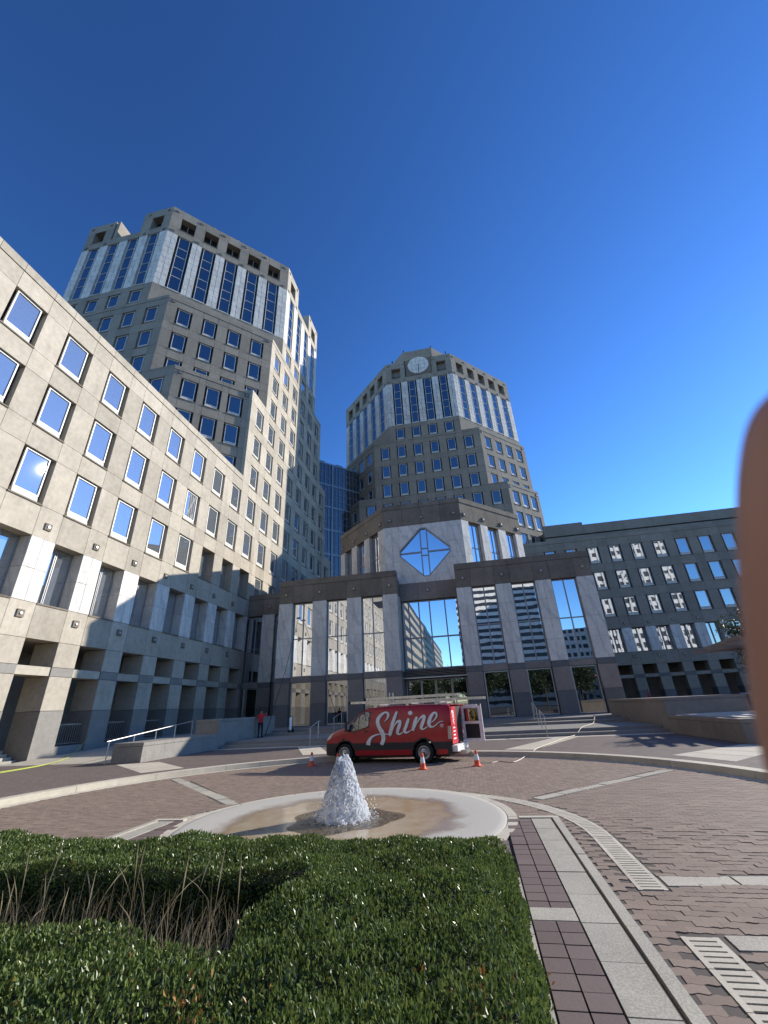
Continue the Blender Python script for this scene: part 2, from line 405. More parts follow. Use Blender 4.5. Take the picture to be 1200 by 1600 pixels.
def crown(face, par, ua, ub, centers, half, mat, notch=None, top=77.7, skip=None):
    z0, z1, z2 = 71.4, 72.87, 75.8
    for (a, b_, k) in cols(ua, ub, centers, half):
        c = (a + b_) / 2
        lo = notch and notch[0] < c < notch[1]
        segs = [(a, b_)]
        for (p, q) in segs:
            panel(face, par, p, q, z0, z1, mat, 1.3)
            if lo: continue
            if skip and skip[0] < c < skip[1]: continue
            if k == 'w': window(face, par, 'crown', p, q, z1, z2, 'glass_car')
            else: panel(face, par, p, q, z1, z2, mat, 1.3)
            panel(face, par, p, q, z2, top, mat, 1.3)
        if k == 'p' and not lo:
            medallion(face, par, c, 76.9, .45)
            medallion(face, par, c, 71.95, .45)
def core(par, poly, z0, z1, mat='backing', inset=1.02, name='core_wall'):
    n = len(poly); out = []
    for i in range(n):
        p = Vector(poly[i]); a = Vector(poly[i - 1]); c = Vector(poly[(i + 1) % n])
        d1 = (p - a).normalized(); d2 = (c - p).normalized()
        n1 = Vector((-d1.y, d1.x)); n2 = Vector((-d2.y, d2.x))     # inward for ccw
        k = n1.dot(n2); s = (n1 + n2) / (1 + k) * inset; q = p + s - Vector(par.location[:2]); out.append((q.x, q.y))
    return add(name, MB().prism(out, z0 - par.location.z, z1 - par.location.z).mesh(name, mat), par, par.location)

XW, YB = -24.2, 75.6
CY = [13.5 + 3.605 * k for k in range(-17, 18)]
# ---------------- left wing
lw = thing('office_wing', 'long sunlit limestone office wing running down the left side', 'building', (XW, 10, 0))
F = Face(XW, 0, 90); H = 1.04
Y0, Y1 = -47.0, 44.0
cs = cols(Y0, Y1, [c for c in CY if c < 43.6], H)
for (a, b_, k) in cs:
    c = (a + b_) / 2
    near = c > 6
    for (za, zb, rk) in ((12.02, 13.93, 's'), (13.93, 17.05, 'w'), (17.05, 18.5, 's'), (18.5, 21.65, 'w'), (21.65, 23.15, 's'), (23.15, 26.2, 'w'), (26.2, 27.55, 's'), (27.55, 28.2, 'c')):
        if rk == 'w' and k == 'w':
            if c > 33 and za < 14: window(F, lw, 'deep', a, b_, za, zb, 'glass_wing')
            else: window(F, lw, 'std', a, b_, za, zb, 'glass_wing')
        elif za > 26 and a > 39.6: continue
        else: panel(F, lw, a, b_, za, zb, 'limestone', 1.0, .06 if rk == 'c' else 0)
    if k == 'w': window(F, lw, 'deep', a, b_, 8.33, 12.02, 'glass_wing')
    else:
        for i in range(2):
            for j in range(2):
                panel(F, lw, a + (b_ - a) * i / 2, a + (b_ - a) * (i + 1) / 2, 8.33 + 1.845 * j, 8.33 + 1.845 * (j + 1), 'marble', 1.0, .02, .012, 'marble_tile')
        if near and b_ - a > 1: medallion(F, lw, c, 12.8); medallion(F, lw, c, 7.62)
    panel(F, lw, a, b_, 6.4, 8.33, 'limestone', 1.0)
    if k == 'p':
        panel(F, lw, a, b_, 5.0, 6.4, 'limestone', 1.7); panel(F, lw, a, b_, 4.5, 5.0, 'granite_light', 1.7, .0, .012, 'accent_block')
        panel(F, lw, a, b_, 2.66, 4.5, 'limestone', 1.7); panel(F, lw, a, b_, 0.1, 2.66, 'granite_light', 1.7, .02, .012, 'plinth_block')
    else:
        panel(F, lw, a, b_, 4.5, 5.0, 'limestone', 1.0, -.06, .012, 'beam')
        if c > 22: panel(F, lw, a, b_, 0.1, .78, 'granite_light', .5, -.1, .012, 'base_wall')
flush(lw)
o = add('arcade_wall', MB().box(-6.5, Y0 - 10, 0.05, -5.0, Y1 - 10, 8.3).box(-5.0, Y0 - 10, 6.42, -1.05, Y1 - 10, 8.3).mesh('arcade_wall', 'taupe_stone'), lw, lw.location)
add('end_wall', MB().box(-12, Y1 - 10.02, 0, -.05, Y1 - 9, 8.28).mesh('end_wall', 'taupe_stone'), lw, lw.location)
o = add('core_wall', MB().box(-20, Y0 - 10, 8.3, -1.02, Y1 - 10, 27.6).mesh('core_wall', 'backing'), lw, lw.location)
# railings in the arcade openings
for q, c in enumerate([c for c in CY if 23 < c < 32]):
    fm = MB(); fm.box(-1.0, -.03, 1.87, 1.0, .03, 1.95).box(-1.0, -.025, .86, 1.0, .025, .91)
    fr = add('railing', fm.mesh('railing', 'steel'), lw, (XW - .45, c, 0), R(90))
    bm_ = MB().box(-.012, -.012, 0, .012, .012, .97).mesh('bar', 'steel')
    for i in range(13): o = sub('bar', bm_, fr); o.location = (-.96 + i * .16, 0, .905)

# ---------------- left tower
LT = thing('office_tower', 'stepped limestone tower with white marble band behind the left wing', 'building', (-46, 55, 0))
mT = 'limestone_tower'; gT = 'glass_sky'
FX = Face(XW, 0, 90)
cxx = [c for c in CY] + [CY[-1] + 3.605 * k for k in range(1, 4)]
# +X face, behind and above the wing
ROW58 = [(55.4, 58.2 - WH + .3, 's'), (58.2 - WH + .3, 58.2, 'w'), (58.2, 59.2, 's')]
low = [(17.05 - WH, 17.05, 'w'), (17.05, 21.63 - WH, 's'), (21.63 - WH, 21.63, 'w'), (21.63, 26.2 - WH, 's'), (26.2 - WH, 26.2, 'w')]
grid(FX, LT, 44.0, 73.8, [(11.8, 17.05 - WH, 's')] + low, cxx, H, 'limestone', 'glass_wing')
grid(FX, LT, 39.79, 70.1, tower_rows(26.2, 41.3, 40.2, False), cxx, H, 'limestone', 'glass_wing')
panel(FX, LT, 70.1, 73.8, 26.2, 28.2, 'limestone', 1.0)
grid(FX, LT, 43.7, 66.4, tower_rows(41.3, 55.4, 54), cxx, H, 'limestone', 'glass_wing')
for (a, b_) in ((39.79, 43.7), (66.4, 70.1)): panel(FX, LT, a, b_, 41.3, 41.7, 'limestone', 1.0)
grid(FX, LT, 47.2, 62.8, ROW58, [55 + d for d in (-5.4, -1.8, 1.8, 5.4)], H, 'limestone', 'glass_wing')
SX = [55 + d for d in (-5.4, -1.8, 1.8, 5.4)]
marble_tier(FX, LT, 47.2, 62.8, SX, 1.05, 59.2, 71.4, gT)
crown(FX, LT, 47.2, 62.8, SX, 1.05, 'limestone', (52.0, 58.0))
# -Y face at Y = 33.2
FY = Face(0, 33.2, 0)
SY = [-46 + d for d in (-5.4, -1.8, 1.8, 5.4)]; CYY = SY + [-46 + 9.0, -46 + 12.6]
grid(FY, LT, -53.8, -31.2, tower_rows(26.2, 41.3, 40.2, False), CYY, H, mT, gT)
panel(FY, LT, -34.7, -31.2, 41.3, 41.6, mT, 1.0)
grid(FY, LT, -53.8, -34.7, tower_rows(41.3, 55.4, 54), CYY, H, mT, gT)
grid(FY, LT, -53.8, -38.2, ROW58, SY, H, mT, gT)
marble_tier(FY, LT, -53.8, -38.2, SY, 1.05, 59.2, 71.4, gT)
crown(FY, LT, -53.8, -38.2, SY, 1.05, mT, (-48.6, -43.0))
# 45 degree faces
def diag(par, x0, y0, L, z0, z1, last, n, mat=mT, ang=45, gl=gT, half=1.0):
    f = Face(x0, y0, ang); sp = (L - 1.2) / n; cc = [.6 + sp * (i + .5) for i in range(n)]
    rows = tower_rows(z0, z1, last)
    grid(f, par, 0, L, rows, cc, half, mat, gl)
    for u in (.7, L - .7): medallion(f, par, u, z1 - .95, .45)
    return f
S2 = math.sqrt(2)
diag(LT, -31.2, 33.2, 6.9 * S2 - .15, 26.3, 41.55, 40.2, 3)
diag(LT, -34.7, 33.2, 10.5 * S2, 41.3, 55.4, 54, 4)
f45 = Face(-38.2, 33.2, 45); L45 = 14 * S2
panel(f45, LT, 0, L45 / 2, 55.4, 59.2, mT, 1.0); panel(f45, LT, L45 / 2, L45, 55.4, 59.2, mT, 1.0)
C5 = [.82 + 3.63 * (i + .5) for i in range(5)]
marble_tier(f45, LT, 0, L45, C5, 1.08, 59.2, 71.4, gT); crown(f45, LT, 0, L45, C5, 1.08, mT)
flush(LT)
core(LT, [(-53.8, 33.2), (-31.2, 33.2), (-24.2, 40.1), (-24.2, 73.8), (-53.8, 73.8)], 11, 40.9)
core(LT, [(-53.8, 33.2), (-34.7, 33.2), (-24.2, 43.7), (-24.2, 66.4), (-34, 76.8), (-53.8, 76.8)], 40.9, 54.8)
octL = [(-53.8, 33.2), (-38.2, 33.2), (-24.2, 47.2), (-24.2, 62.8), (-38.2, 76.8), (-53.8, 76.8), (-67.8, 62.8), (-67.8, 47.2)]
core(LT, octL, 54.8, 72.6, inset=.62 + .4)
for (px, py) in [tuple(f45.pos(u_, .35, 0)[:2]) for u_ in (6.5, 10.5, 14.5)]:
    add('roof_lamp', MB().tube([(0, 0, 77.6), (0, 0, 78.0)], .04, 5).lathe([(.06, 78.0), (.12, 78.1), (.06, 78.25)], 8).mesh('roof_lamp', 'alu'), LT, (px, py, 0))
# hollow crown side walls at the notches
for (xa, ya, xb, yb) in ((-48.6, 33.3, -48.1, 37.5), (-43.5, 33.3, -43.0, 37.5)):
    add('parapet_return', MB().prism([(xa, ya), (xb, ya), (xb, yb), (xa, yb)], 72.6, 77.6).mesh('parapet_return', mT), LT, (0, 0, 0)).location = -Vector(LT.location)
for (xa, ya, xb, yb) in ((-28.5, 51.5, -24.3, 52.0), (-28.5, 58.0, -24.3, 58.5)):
    add('parapet_return', MB().prism([(xa, ya), (xb, ya), (xb, yb), (xa, yb)], 72.6, 77.6).mesh('parapet_return', mT), LT, (0, 0, 0)).location = -Vector(LT.location)

# ---------------- right tower
RT = thing('office_tower', 'stepped limestone tower with round clock disc behind the entrance', 'building', (-3.5, 97.4, 0))
FB = Face(0, YB, 0); XC = [1.9 + 3.605 * k for k in range(-8, 18)]
SR = [-3.5 + d for d in (-5.4, -1.8, 1.8, 5.4)]
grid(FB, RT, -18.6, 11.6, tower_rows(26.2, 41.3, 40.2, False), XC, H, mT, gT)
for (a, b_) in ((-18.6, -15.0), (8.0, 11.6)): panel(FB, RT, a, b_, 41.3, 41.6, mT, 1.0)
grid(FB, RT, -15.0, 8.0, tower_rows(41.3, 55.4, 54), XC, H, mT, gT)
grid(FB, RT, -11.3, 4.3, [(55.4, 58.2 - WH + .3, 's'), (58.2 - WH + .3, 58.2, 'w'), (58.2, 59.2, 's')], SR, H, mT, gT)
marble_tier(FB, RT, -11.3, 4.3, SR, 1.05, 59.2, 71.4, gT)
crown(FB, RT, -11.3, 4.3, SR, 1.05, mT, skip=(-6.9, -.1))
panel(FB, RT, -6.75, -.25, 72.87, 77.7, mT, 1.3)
fr = Face(4.3, YB, 45)
panel(fr, RT, 0, L45, 55.4, 59.2, mT, 1.0); marble_tier(fr, RT, 0, L45, C5, 1.08, 59.2, 71.4, gT); crown(fr, RT, 0, L45, C5, 1.08, mT)
diag(RT, 8.0, YB, 10.3 * S2, 41.3, 55.4, 54, 4); diag(RT, 11.6, YB, 6.7 * S2, 26.3, 41.55, 40.2, 3)
fl = Face(-25.3, YB + 14, -45)
panel(fl, RT, 0, L45, 55.4, 59.2, mT, 1.0); marble_tier(fl, RT, 0, L45, C5, 1.08, 59.2, 71.4, gT); crown(fl, RT, 0, L45, C5, 1.08, mT)
diag(RT, -25.3, YB + 10.3, 10.3 * S2, 41.3, 55.4, 54, 4, ang=-45); diag(RT, -25.3, YB + 6.7, 6.7 * S2, 26.3, 41.55, 40.2, 3, ang=-45)
flush(RT)
core(RT, [(-25.3, 82.3), (-18.6, 75.6), (11.6, 75.6), (18.3, 82.3), (18.3, 119), (-25.3, 119)], 11, 40.9)
core(RT, [(-25.3, 85.9), (-15.0, 75.6), (8.0, 75.6), (18.3, 85.9), (18.3, 119), (-25.3, 119)], 40.9, 54.8)
core(RT, [(-25.3, 89.6), (-11.3, 75.6), (4.3, 75.6), (18.3, 89.6), (18.3, 105), (4.3, 119), (-11.3, 119), (-25.3, 105)], 54.8, 76.5)
# raised clock block with canted sides
pl = [(-6.9, YB - .08), (.1, YB - .08), (4.2, YB + 4.1), (-11, YB + 4.1)]
cb = add('clock_block', MB().prism([(x + 3.5, y - 97.4) for x, y in pl], 77.72, 80.55).mesh('clock_block', mT), RT, RT.location)
ck = add('clock_disc', MB().lathe([(2.5, -.16), (2.5, .1)], 40, 'y').mesh('clock_disc', 'marble'), RT, (-3.4, YB, 75.75))
sub('clock_surround', MB().box(-3.05, -.06, -3.0, 3.05, .05, 3.0).mesh('clock_surround', 'limestone_dark'), ck)
for x in (-1.5, -.5, .5, 1.5): sub('joint', MB().box(x - .025, -.175, -2.0, x + .025, -.15, 2.0).mesh('joint', 'mullion_grey'), ck)
for z in (-1.2, 0.0, 1.2): sub('joint', MB().box(-2.1, -.178, z - .025, 2.1, -.15, z + .025).mesh('joint', 'mullion_grey'), ck)
sub('clock_hand', MB().box(-.06, -.26, -2.3, .06, -.19, .35).mesh('clock_hand', 'black'), ck)
for (px, py, pz) in ((-6.6, YB + .2, 80.5), (.1, YB + .3, 80.5), (-9.6, YB + .2, 77.7), (3.4, YB + .2, 77.7)):
    add('roof_lamp', MB().tube([(0, 0, 0), (0, 0, .5)], .05, 5).lathe([(.1, .5), (.18, .6), (.18, .85), (.05, .95)], 8).mesh('roof_lamp', 'dark_metal'), RT, (px, py, pz))

# ---------------- back wing
BW = thing('office_wing', 'shaded limestone office wing closing the plaza at the right', 'building', (40, YB, 0))
XB = [23.7 + 3.605 * k for k in range(-4, 12)]
for (a, b_, k) in cols(11.7, 64, XB, H):
    c = (a + b_) / 2
    for (za, zb, rk) in ((12.02, 13.93, 's'), (13.93, 17.05, 'w'), (17.05, 18.5, 's'), (18.5, 21.65, 'w'), (21.65, 23.15, 's'), (23.15, 26.2, 'w'), (26.2, 27.55, 's'), (27.55, 28.2, 'c')):
        if rk == 'w' and k == 'w': window(FB, BW, 'std', a, b_, za, zb, 'glass_wavy')
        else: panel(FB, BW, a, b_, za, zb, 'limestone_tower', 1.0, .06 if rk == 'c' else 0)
    if k == 'w': window(FB, BW, 'deep', a, b_, 8.33, 12.02, 'glass_wavy')
    else:
        for i in range(2):
            for j in range(2): panel(FB, BW, a + (b_ - a) * i / 2, a + (b_ - a) * (i + 1) / 2, 8.33 + 1.845 * j, 8.33 + 1.845 * (j + 1), 'marble', 1.0, .02, .014, 'marble_tile')
        if b_ - a > 1: medallion(FB, BW, c, 12.8); medallion(FB, BW, c, 7.62)
    panel(FB, BW, a, b_, 6.4, 8.33, 'limestone_tower', 1.0)
    if k == 'p':
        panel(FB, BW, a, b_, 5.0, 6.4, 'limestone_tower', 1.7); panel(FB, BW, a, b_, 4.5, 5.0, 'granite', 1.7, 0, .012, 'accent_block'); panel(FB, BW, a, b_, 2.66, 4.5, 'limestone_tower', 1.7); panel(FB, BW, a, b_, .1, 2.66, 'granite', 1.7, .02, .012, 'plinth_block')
    else: panel(FB, BW, a, b_, 4.5, 5.0, 'limestone_tower', 1.0, -.06, .012, 'beam')
FS = Face(0, 79, 0)
x = 17.0
while x < 64:
    z2 = 32.5 if x < 24 else 31.95
    panel(FS, BW, x, x + 3.6, 28.0, 29.9, 'limestone_tower', .8); panel(FS, BW, x, x + 3.6, 30.12, z2, 'limestone_tower', .8); x += 3.6
flush(BW)
add('arcade_wall', MB().box(11.7 - 40, 5, .05, 64 - 40, 6.5, 8.3).box(11.7 - 40, 1.05, 6.42, 64 - 40, 5, 8.3).mesh('arcade_wall', 'taupe_stone'), BW, BW.location)
add('core_wall', MB().box(12 - 40, 1.02, 8.3, 64 - 40, 20, 27.6).box(17 - 40, 4.3, 27.6, 64 - 40, 20, 31.5).mesh('core_wall', 'backing'), BW, BW.location)

# ---------------- glass bridge between the towers
BR = thing('sky_bridge', 'multi storey glazed bridge linking the two towers', 'bridge', (-24.1, 75.4, 0))
fb = Face(-24.1 - 9 / S2 * 1, 75.4 - 9 / S2, 45); LB = 18.0
zf = [50.9 - 5.2 * k for k in range(8)]
gm = MB().box(0, 0, 0, 1, .04, 1)
for i in range(6):
    for k in range(7):
        a = LB * i / 6; z1 = zf[k]; z0 = zf[k + 1]
        add('glass_panel', boxmesh(LB / 6 - .06, .05, z1 - z0 - .5, 'glass_bridge'), BR, fb.pos(a + .03, .05, z0 + .25), fb.a)
for i in range(22):
    wd = .35 if i in (0, 10, 21) else .12
    add('mullion', boxmesh(wd, .2 if wd < .2 else .34, 36.4, 'blue_steel'), BR, fb.pos(LB * i / 21 - wd / 2, -.1 if wd < .2 else -.2, 14.5), fb.a)
for k, z in enumerate(zf):
    add('floor_band', boxmesh(LB, .16, .42, 'blue_steel'), BR, fb.pos(0, -.07, z - .21), fb.a)
    if k < 7: add('transom', boxmesh(LB, .1, .09, 'blue_steel'), BR, fb.pos(0, -.03, z - 2.0), fb.a); add('transom', boxmesh(LB, .1, .09, 'blue_steel'), BR, fb.pos(0, -.03, z - 3.6), fb.a)
add('floor_slab', boxmesh(LB, 3.5, 36, 'dark_metal'), BR, fb.pos(0, .3, 14.4), fb.a)
for u in (2.2, 5.2, 9.6): add('roof_unit', boxmesh(1.6, 1, .6, 'blue_steel'), BR, fb.pos(u, .2, 50.95), fb.a)
# ---------------- entrance pavilion
EP = thing('entrance_pavilion', 'low entrance pavilion with marble piers and diamond window', 'building', (-3.4, 42, .79))
FL = Face(0, 40.0, 0); ZP = .79
PL = [(-18.57, -17.1), (-14.95, -13.5), (-11.36, -9.9), (-7.7, -6.26)]; PR = [(-.45, .98), (3.24, 4.65), (6.84, 8.28), (10.5, 12.0)]
def pier(face, a, b_, dep, z0=ZP):
    panel(face, EP, a, b_, z0, 2.63, 'granite', dep, .02, .008, 'plinth_block'); panel(face, EP, a, b_, 2.63, 4.5, 'taupe_stone', dep, 0, .008)
    panel(face, EP, a, b_, 4.5, 5.0, 'granite', dep, .02, .008, 'accent_block')
    for i in range(2):
        for j in range(4): panel(face, EP, a + (b_ - a) * i / 2, a + (b_ - a) * (i + 1) / 2, 5.0 + 1.775 * j, 5.0 + 1.775 * (j + 1), 'marble', dep, .01, .008, 'marble_tile')
for grp in (PL, PR):
    for i, (a, b_) in enumerate(grp):
        pier(FL, a, b_, 2.4 if (grp is PL and i == 3) else 1.0)
        panel(FL, EP, a, b_, 12.1, 13.9, 'limestone_dark', 2.4 if (grp is PL and i == 3) else 1.0)
        medallion(FL, EP, (a + b_) / 2, 13.0, .36)
        if i < 3:
            c = grp[i + 1][0]
            window(FL, EP, 'lobby', b_ + .02, c - .02, 5.02, 12.08, 'glass_lobby')
            panel(FL, EP, b_, c, 4.5, 5.0, 'taupe_stone', .8, -.12, .01, 'beam')
            window(FL, EP, 'door', b_ + .06, c - .06, ZP + .04, 4.48, 'glass_door')
            panel(FL, EP, b_, c, 12.1, 13.9, 'limestone_dark', 1.0)
    n = 5; a, b_ = grp[0][0], grp[-1][1]
    for i in range(n): panel(FL, EP, a + (b_ - a) * i / n, a + (b_ - a) * (i + 1) / n, 13.9, 14.5, 'limestone_dark', 1.0, .05, .008, 'coping')
# link to the left wing
FK = Face(0, 44.0, 0)
pier(FK, -22.35, -20.9, 1.0, ZP)
window(FK, EP, 'lobby', -24.15, -22.4, 5.02, 12.0, 'glass_lobby'); window(FK, EP, 'door', -24.1, -22.4, ZP + .04, 4.48, 'glass_lobby')
panel(FK, EP, -24.18, -22.36, 4.5, 5.0, 'taupe_stone', .8, -.1, .01, 'beam')
window(FK, EP, 'lobby', -20.85, -18.65, 5.02, 12.0, 'glass_lobby'); panel(FK, EP, -20.9, -18.6, ZP, 5.0, 'granite', .8, -.3, .01)
for (a, b_) in ((-24.18, -22.36), (-22.36, -20.9), (-20.9, -18.6)): panel(FK, EP, a, b_, 12.05, 13.9, 'limestone_dark', 1.0); panel(FK, EP, a, b_, 13.9, 14.5, 'limestone_dark', 1.0, .05, .008, 'coping')
medallion(FK, EP, -21.6, 13.0, .36)
# octagon: front with the diamond, canted sides with windows
FO = Face(0, 42.0, 0)
xa, xb = -7.65, .9; cx, cz, hw, hh, ex, ez = -3.3, 16.87, 3.03, 3.05, 2.72, 2.75
zb0, zt0 = 13.55, 20.05
def diamond_span(z):      # half-width of the diamond opening at height z
    d = abs(z - cz); return max(0.0, hw * (1 - d / hh)) if d < hh else 0.0
rows = [13.55, 14.3, 15.95, 17.75, 19.4, 20.05]
colx = [xa, -6.75, -5.95, -4.4, -2.3, -.7, .05, xb]
tm = []
for j in range(len(rows) - 1):
    for i in range(len(colx) - 1):
        x0, x1, z0, z1 = colx[i] + .008, colx[i + 1] - .008, rows[j] + .008, rows[j + 1] - .008
        # clip the tile rectangle against the diamond (keep what lies outside)
        rect = [(x0, z0), (x1, z0), (x1, z1), (x0, z1)]
        sx = -1 if (x0 + x1) / 2 < cx else 1; sz = -1 if (z0 + z1) / 2 < cz else 1
        pieces = []
        def clip(poly, f):
            out = []
            for q in range(len(poly)):
                p, r_ = poly[q], poly[(q + 1) % len(poly)]; fp, fr_ = f(p), f(r_)
                if fp >= 0: out.append(p)
                if fp * fr_ < 0: t_ = fp / (fp - fr_); out.append((p[0] + (r_[0] - p[0]) * t_, p[1] + (r_[1] - p[1]) * t_))
            return out
        # split at the diamond axes so that each quadrant is cut by one straight edge
        for qx in (-1, 1):
            for qz in (-1, 1):
                p = clip(clip(rect, lambda v: qx * (v[0] - cx)), lambda v: qz * (v[1] - cz))
                if len(p) < 3: continue
                dg_ = lambda v: qx * (v[0] - cx) / hw + qz * (v[1] - cz) / hh - 1
                inn_ = clip(p, lambda v: -dg_(v))
                for q_ in (clip(p, dg_), clip(inn_, lambda v: qx * (v[0] - cx) - ex) if len(inn_) > 2 else [], clip(inn_, lambda v: qz * (v[1] - cz) - ez) if len(inn_) > 2 else []):
                    if len(q_) >= 3: pieces.append(q_)
        if not pieces: continue
        mb = MB()
        for p in pieces: mb.side([(v[0] - x0, v[1] - z0) for v in p], 0, .7)
        add('marble_tile', mb.mesh('marble_tile', 'marble'), EP, FO.pos(x0, 0, z0))
def edge_bar(p, q, wd, y0, y1):
    p, q = Vector((p[0], 0, p[1])), Vector((q[0], 0, q[1])); d = (q - p).normalized(); n = Vector((-d.z, 0, d.x)) * wd
    mb = MB(); mb.side([(v.x, v.z) for v in (p, q, q + n, p + n)], y0, y1); return mb
cxq = hw * (1 - ez / hh); czq = hh * (1 - ex / hw)
OC = [(-ex, czq), (-cxq, ez), (cxq, ez), (ex, czq), (ex, -czq), (cxq, -ez), (-cxq, -ez), (-ex, -czq)]
dw = add('diamond_window', edge_bar(OC[0], OC[1], -.12, -.03, .45).mesh('diamond_window', 'mullion_grey'), EP, FO.pos(cx, 0, cz))
for i in range(1, 8): sub('frame', edge_bar(OC[i], OC[(i + 1) % 8], -.12, -.02 + .002 * i, .45).mesh('frame', 'mullion_grey'), dw)
for bxx in ((-.42, -2.5, -.30, 2.5), (.30, -2.5, .42, 2.5)): sub('mullion', MB().box(bxx[0], .12, bxx[1], bxx[2], .3, bxx[3]).mesh('mullion', 'mullion_grey'), dw)
for bxx in ((-2.55, -.09, -.42, .09), (.42, -.09, 2.55, .09), (-.3, -.45, .3, -.33), (-.3, .33, .3, .45)): sub('mullion', MB().box(bxx[0], .14, bxx[1], bxx[2], .28, bxx[3]).mesh('mullion', 'mullion_grey'), dw)
for poly in ([(-2.66, .08), (-.40, .08), (-.40, 2.56), (-2.66, .30)], [(.40, .08), (2.66, .08), (2.66, .30), (.40, 2.56)], [(-2.66, -.30), (-.40, -2.56), (-.40, -.08), (-2.66, -.08)], [(.40, -.08), (.40, -2.56), (2.66, -.30), (2.66, -.08)], [(-.31, -2.68), (.31, -2.68), (.31, 2.68), (-.31, 2.68)]):
    sub('pane', MB().side(poly, .2, .22).mesh('pane', 'glass_lobby'), dw)
n = 4
for i in range(n):
    a, b_ = xa + (xb - xa) * i / n, xa + (xb - xa) * (i + 1) / n
    panel(FO, EP, a, b_, 20.05, 22.15, 'limestone_dark', .9); panel(FO, EP, a, b_, 22.15, 22.75, 'limestone_dark', .9, .05, .008, 'coping')
for x in (-6.9, -3.35, .2): medallion(FO, EP, x, 20.9, .4)
def oct_side(f, L, u_list, flip):
    prev = 0
    for (a, b_) in u_list + [(L, L)]:
        for i in range(2):
            for j in range(3):
                z0 = 14.3 + (20.05 - 14.3) * j / 3; z1 = 14.3 + (20.05 - 14.3) * (j + 1) / 3
                panel(f, EP, prev + (a - prev) * i / 2, prev + (a - prev) * (i + 1) / 2, z0, z1, 'marble', .8, .0, .01, 'marble_tile')
        if b_ > a: window(f, EP, 'lobby', a, b_, 14.3, 20.03, 'glass_lobby')
        medallion(f, EP, (prev + a) / 2, 20.75, .4); prev = b_
    n = 5
    for i in range(n): panel(f, EP, L * i / n, L * (i + 1) / n, 20.05, 22.15, 'limestone_dark', .9); panel(f, EP, L * i / n, L * (i + 1) / n, 22.15, 22.75, 'limestone_dark', .9, .05, .008, 'coping')
LO = 9.9
oct_side(Face(xb, 42, 45), LO, [(1.1, 2.95), (4.1, 5.85), (7.1, 8.8)], 1)
oct_side(Face(xa - LO / S2, 42 + LO / S2, -45), LO, [(1.05, 2.75), (4.0, 5.75), (6.9, 8.75)], -1)
# entrance bay below the diamond
for i in range(3): panel(FO, EP, -6.26 + 1.937 * i, -6.26 + 1.937 * (i + 1), 11.75, 13.55, 'taupe_stone', .8, 0, .01)
medallion(FO, EP, -3.35, 12.7, .4)
ew = MB(); zt1 = 11.7
ew.box(-6.2, .3, 5.15, -6.1, .45, zt1).box(-.6, .3, 5.15, -.5, .45, zt1).box(-6.1, .3, zt1 - .1, -.6, .45, zt1).box(-6.1, .3, 5.15, -.6, .45, 5.27)
xs = [-6.15, -5.5, -4.45, -3.35, -1.8, -.55]
for x in xs[1:-1]: ew.box(x - .06, .28, 5.27, x + .06, .45, zt1 - .1)
for a, b_ in zip(xs[:-1], xs[1:]): ew.box(a + .06, .3, 8.0, b_ - .06, .44, 8.14)
ewo = add('entrance_window', ew.mesh('entrance_window', 'mullion_grey'), EP, FO.pos(0, 0, 0))
for a, b_ in zip(xs[:-1], xs[1:]):
    for (z0, z1) in ((5.27, 8.0), (8.14, zt1 - .1)): sub('pane', MB().box(a + .05, .36, z0, b_ - .05, .38, z1).mesh('pane', 'glass_lobby'), ewo)
cn = add('door_canopy', MB().box(-6.3, -.75, 4.32, -.4, .3, 4.40).mesh('door_canopy', 'steel'), EP, FO.pos(0, 0, 0))
for k in range(5): sub('louvre', MB().box(-6.28, -.6, 4.45 + k * .13, -.42, .25, 4.50 + k * .13).mesh('louvre', 'taupe_stone'), cn)
xs = [-6.2, -4.75, -3.4, -1.9, -.5]
for a, b_ in zip(xs[:-1], xs[1:]):
    d = add('sliding_door', MB().box(0, .2, 0, .08, .3, 3.45).box(b_ - a - .1, .2, 0, b_ - a - .02, .3, 3.45).box(.08, .2, 3.35, b_ - a - .1, .3, 3.45).box(.08, .2, 0, b_ - a - .1, .3, .12).mesh('sliding_door', 'cream_sill'), EP, FO.pos(a, 0, ZP + .02))
    sub('pane', MB().box(.08, .24, .12, b_ - a - .1, .26, 3.35).mesh('pane', 'glass_door'), d)
flush(EP)
loc = Vector(EP.location)
def epcore(poly, z0, z1): add('core_wall', MB().prism([(x - loc.x, y - loc.y) for x, y in poly], z0 - loc.z, z1 - loc.z).mesh('core_wall', 'backing'), EP, loc)
epcore([(-18.4, 40.85), (-6.5, 40.85), (-6.5, 43.0), (-.3, 43.0), (-.3, 40.85), (11.85, 40.85), (11.85, 58), (-18.4, 58)], ZP + .02, 13.6)
epcore([(-24.1, 44.9), (-18.4, 44.9), (-18.4, 58), (-24.1, 58)], ZP, 13.6)
epcore([(-7.4, 42.9), (.65, 42.9), (7.5, 49.5), (7.5, 60), (-14, 60), (-14, 49.5)], 13.6, 22.0)

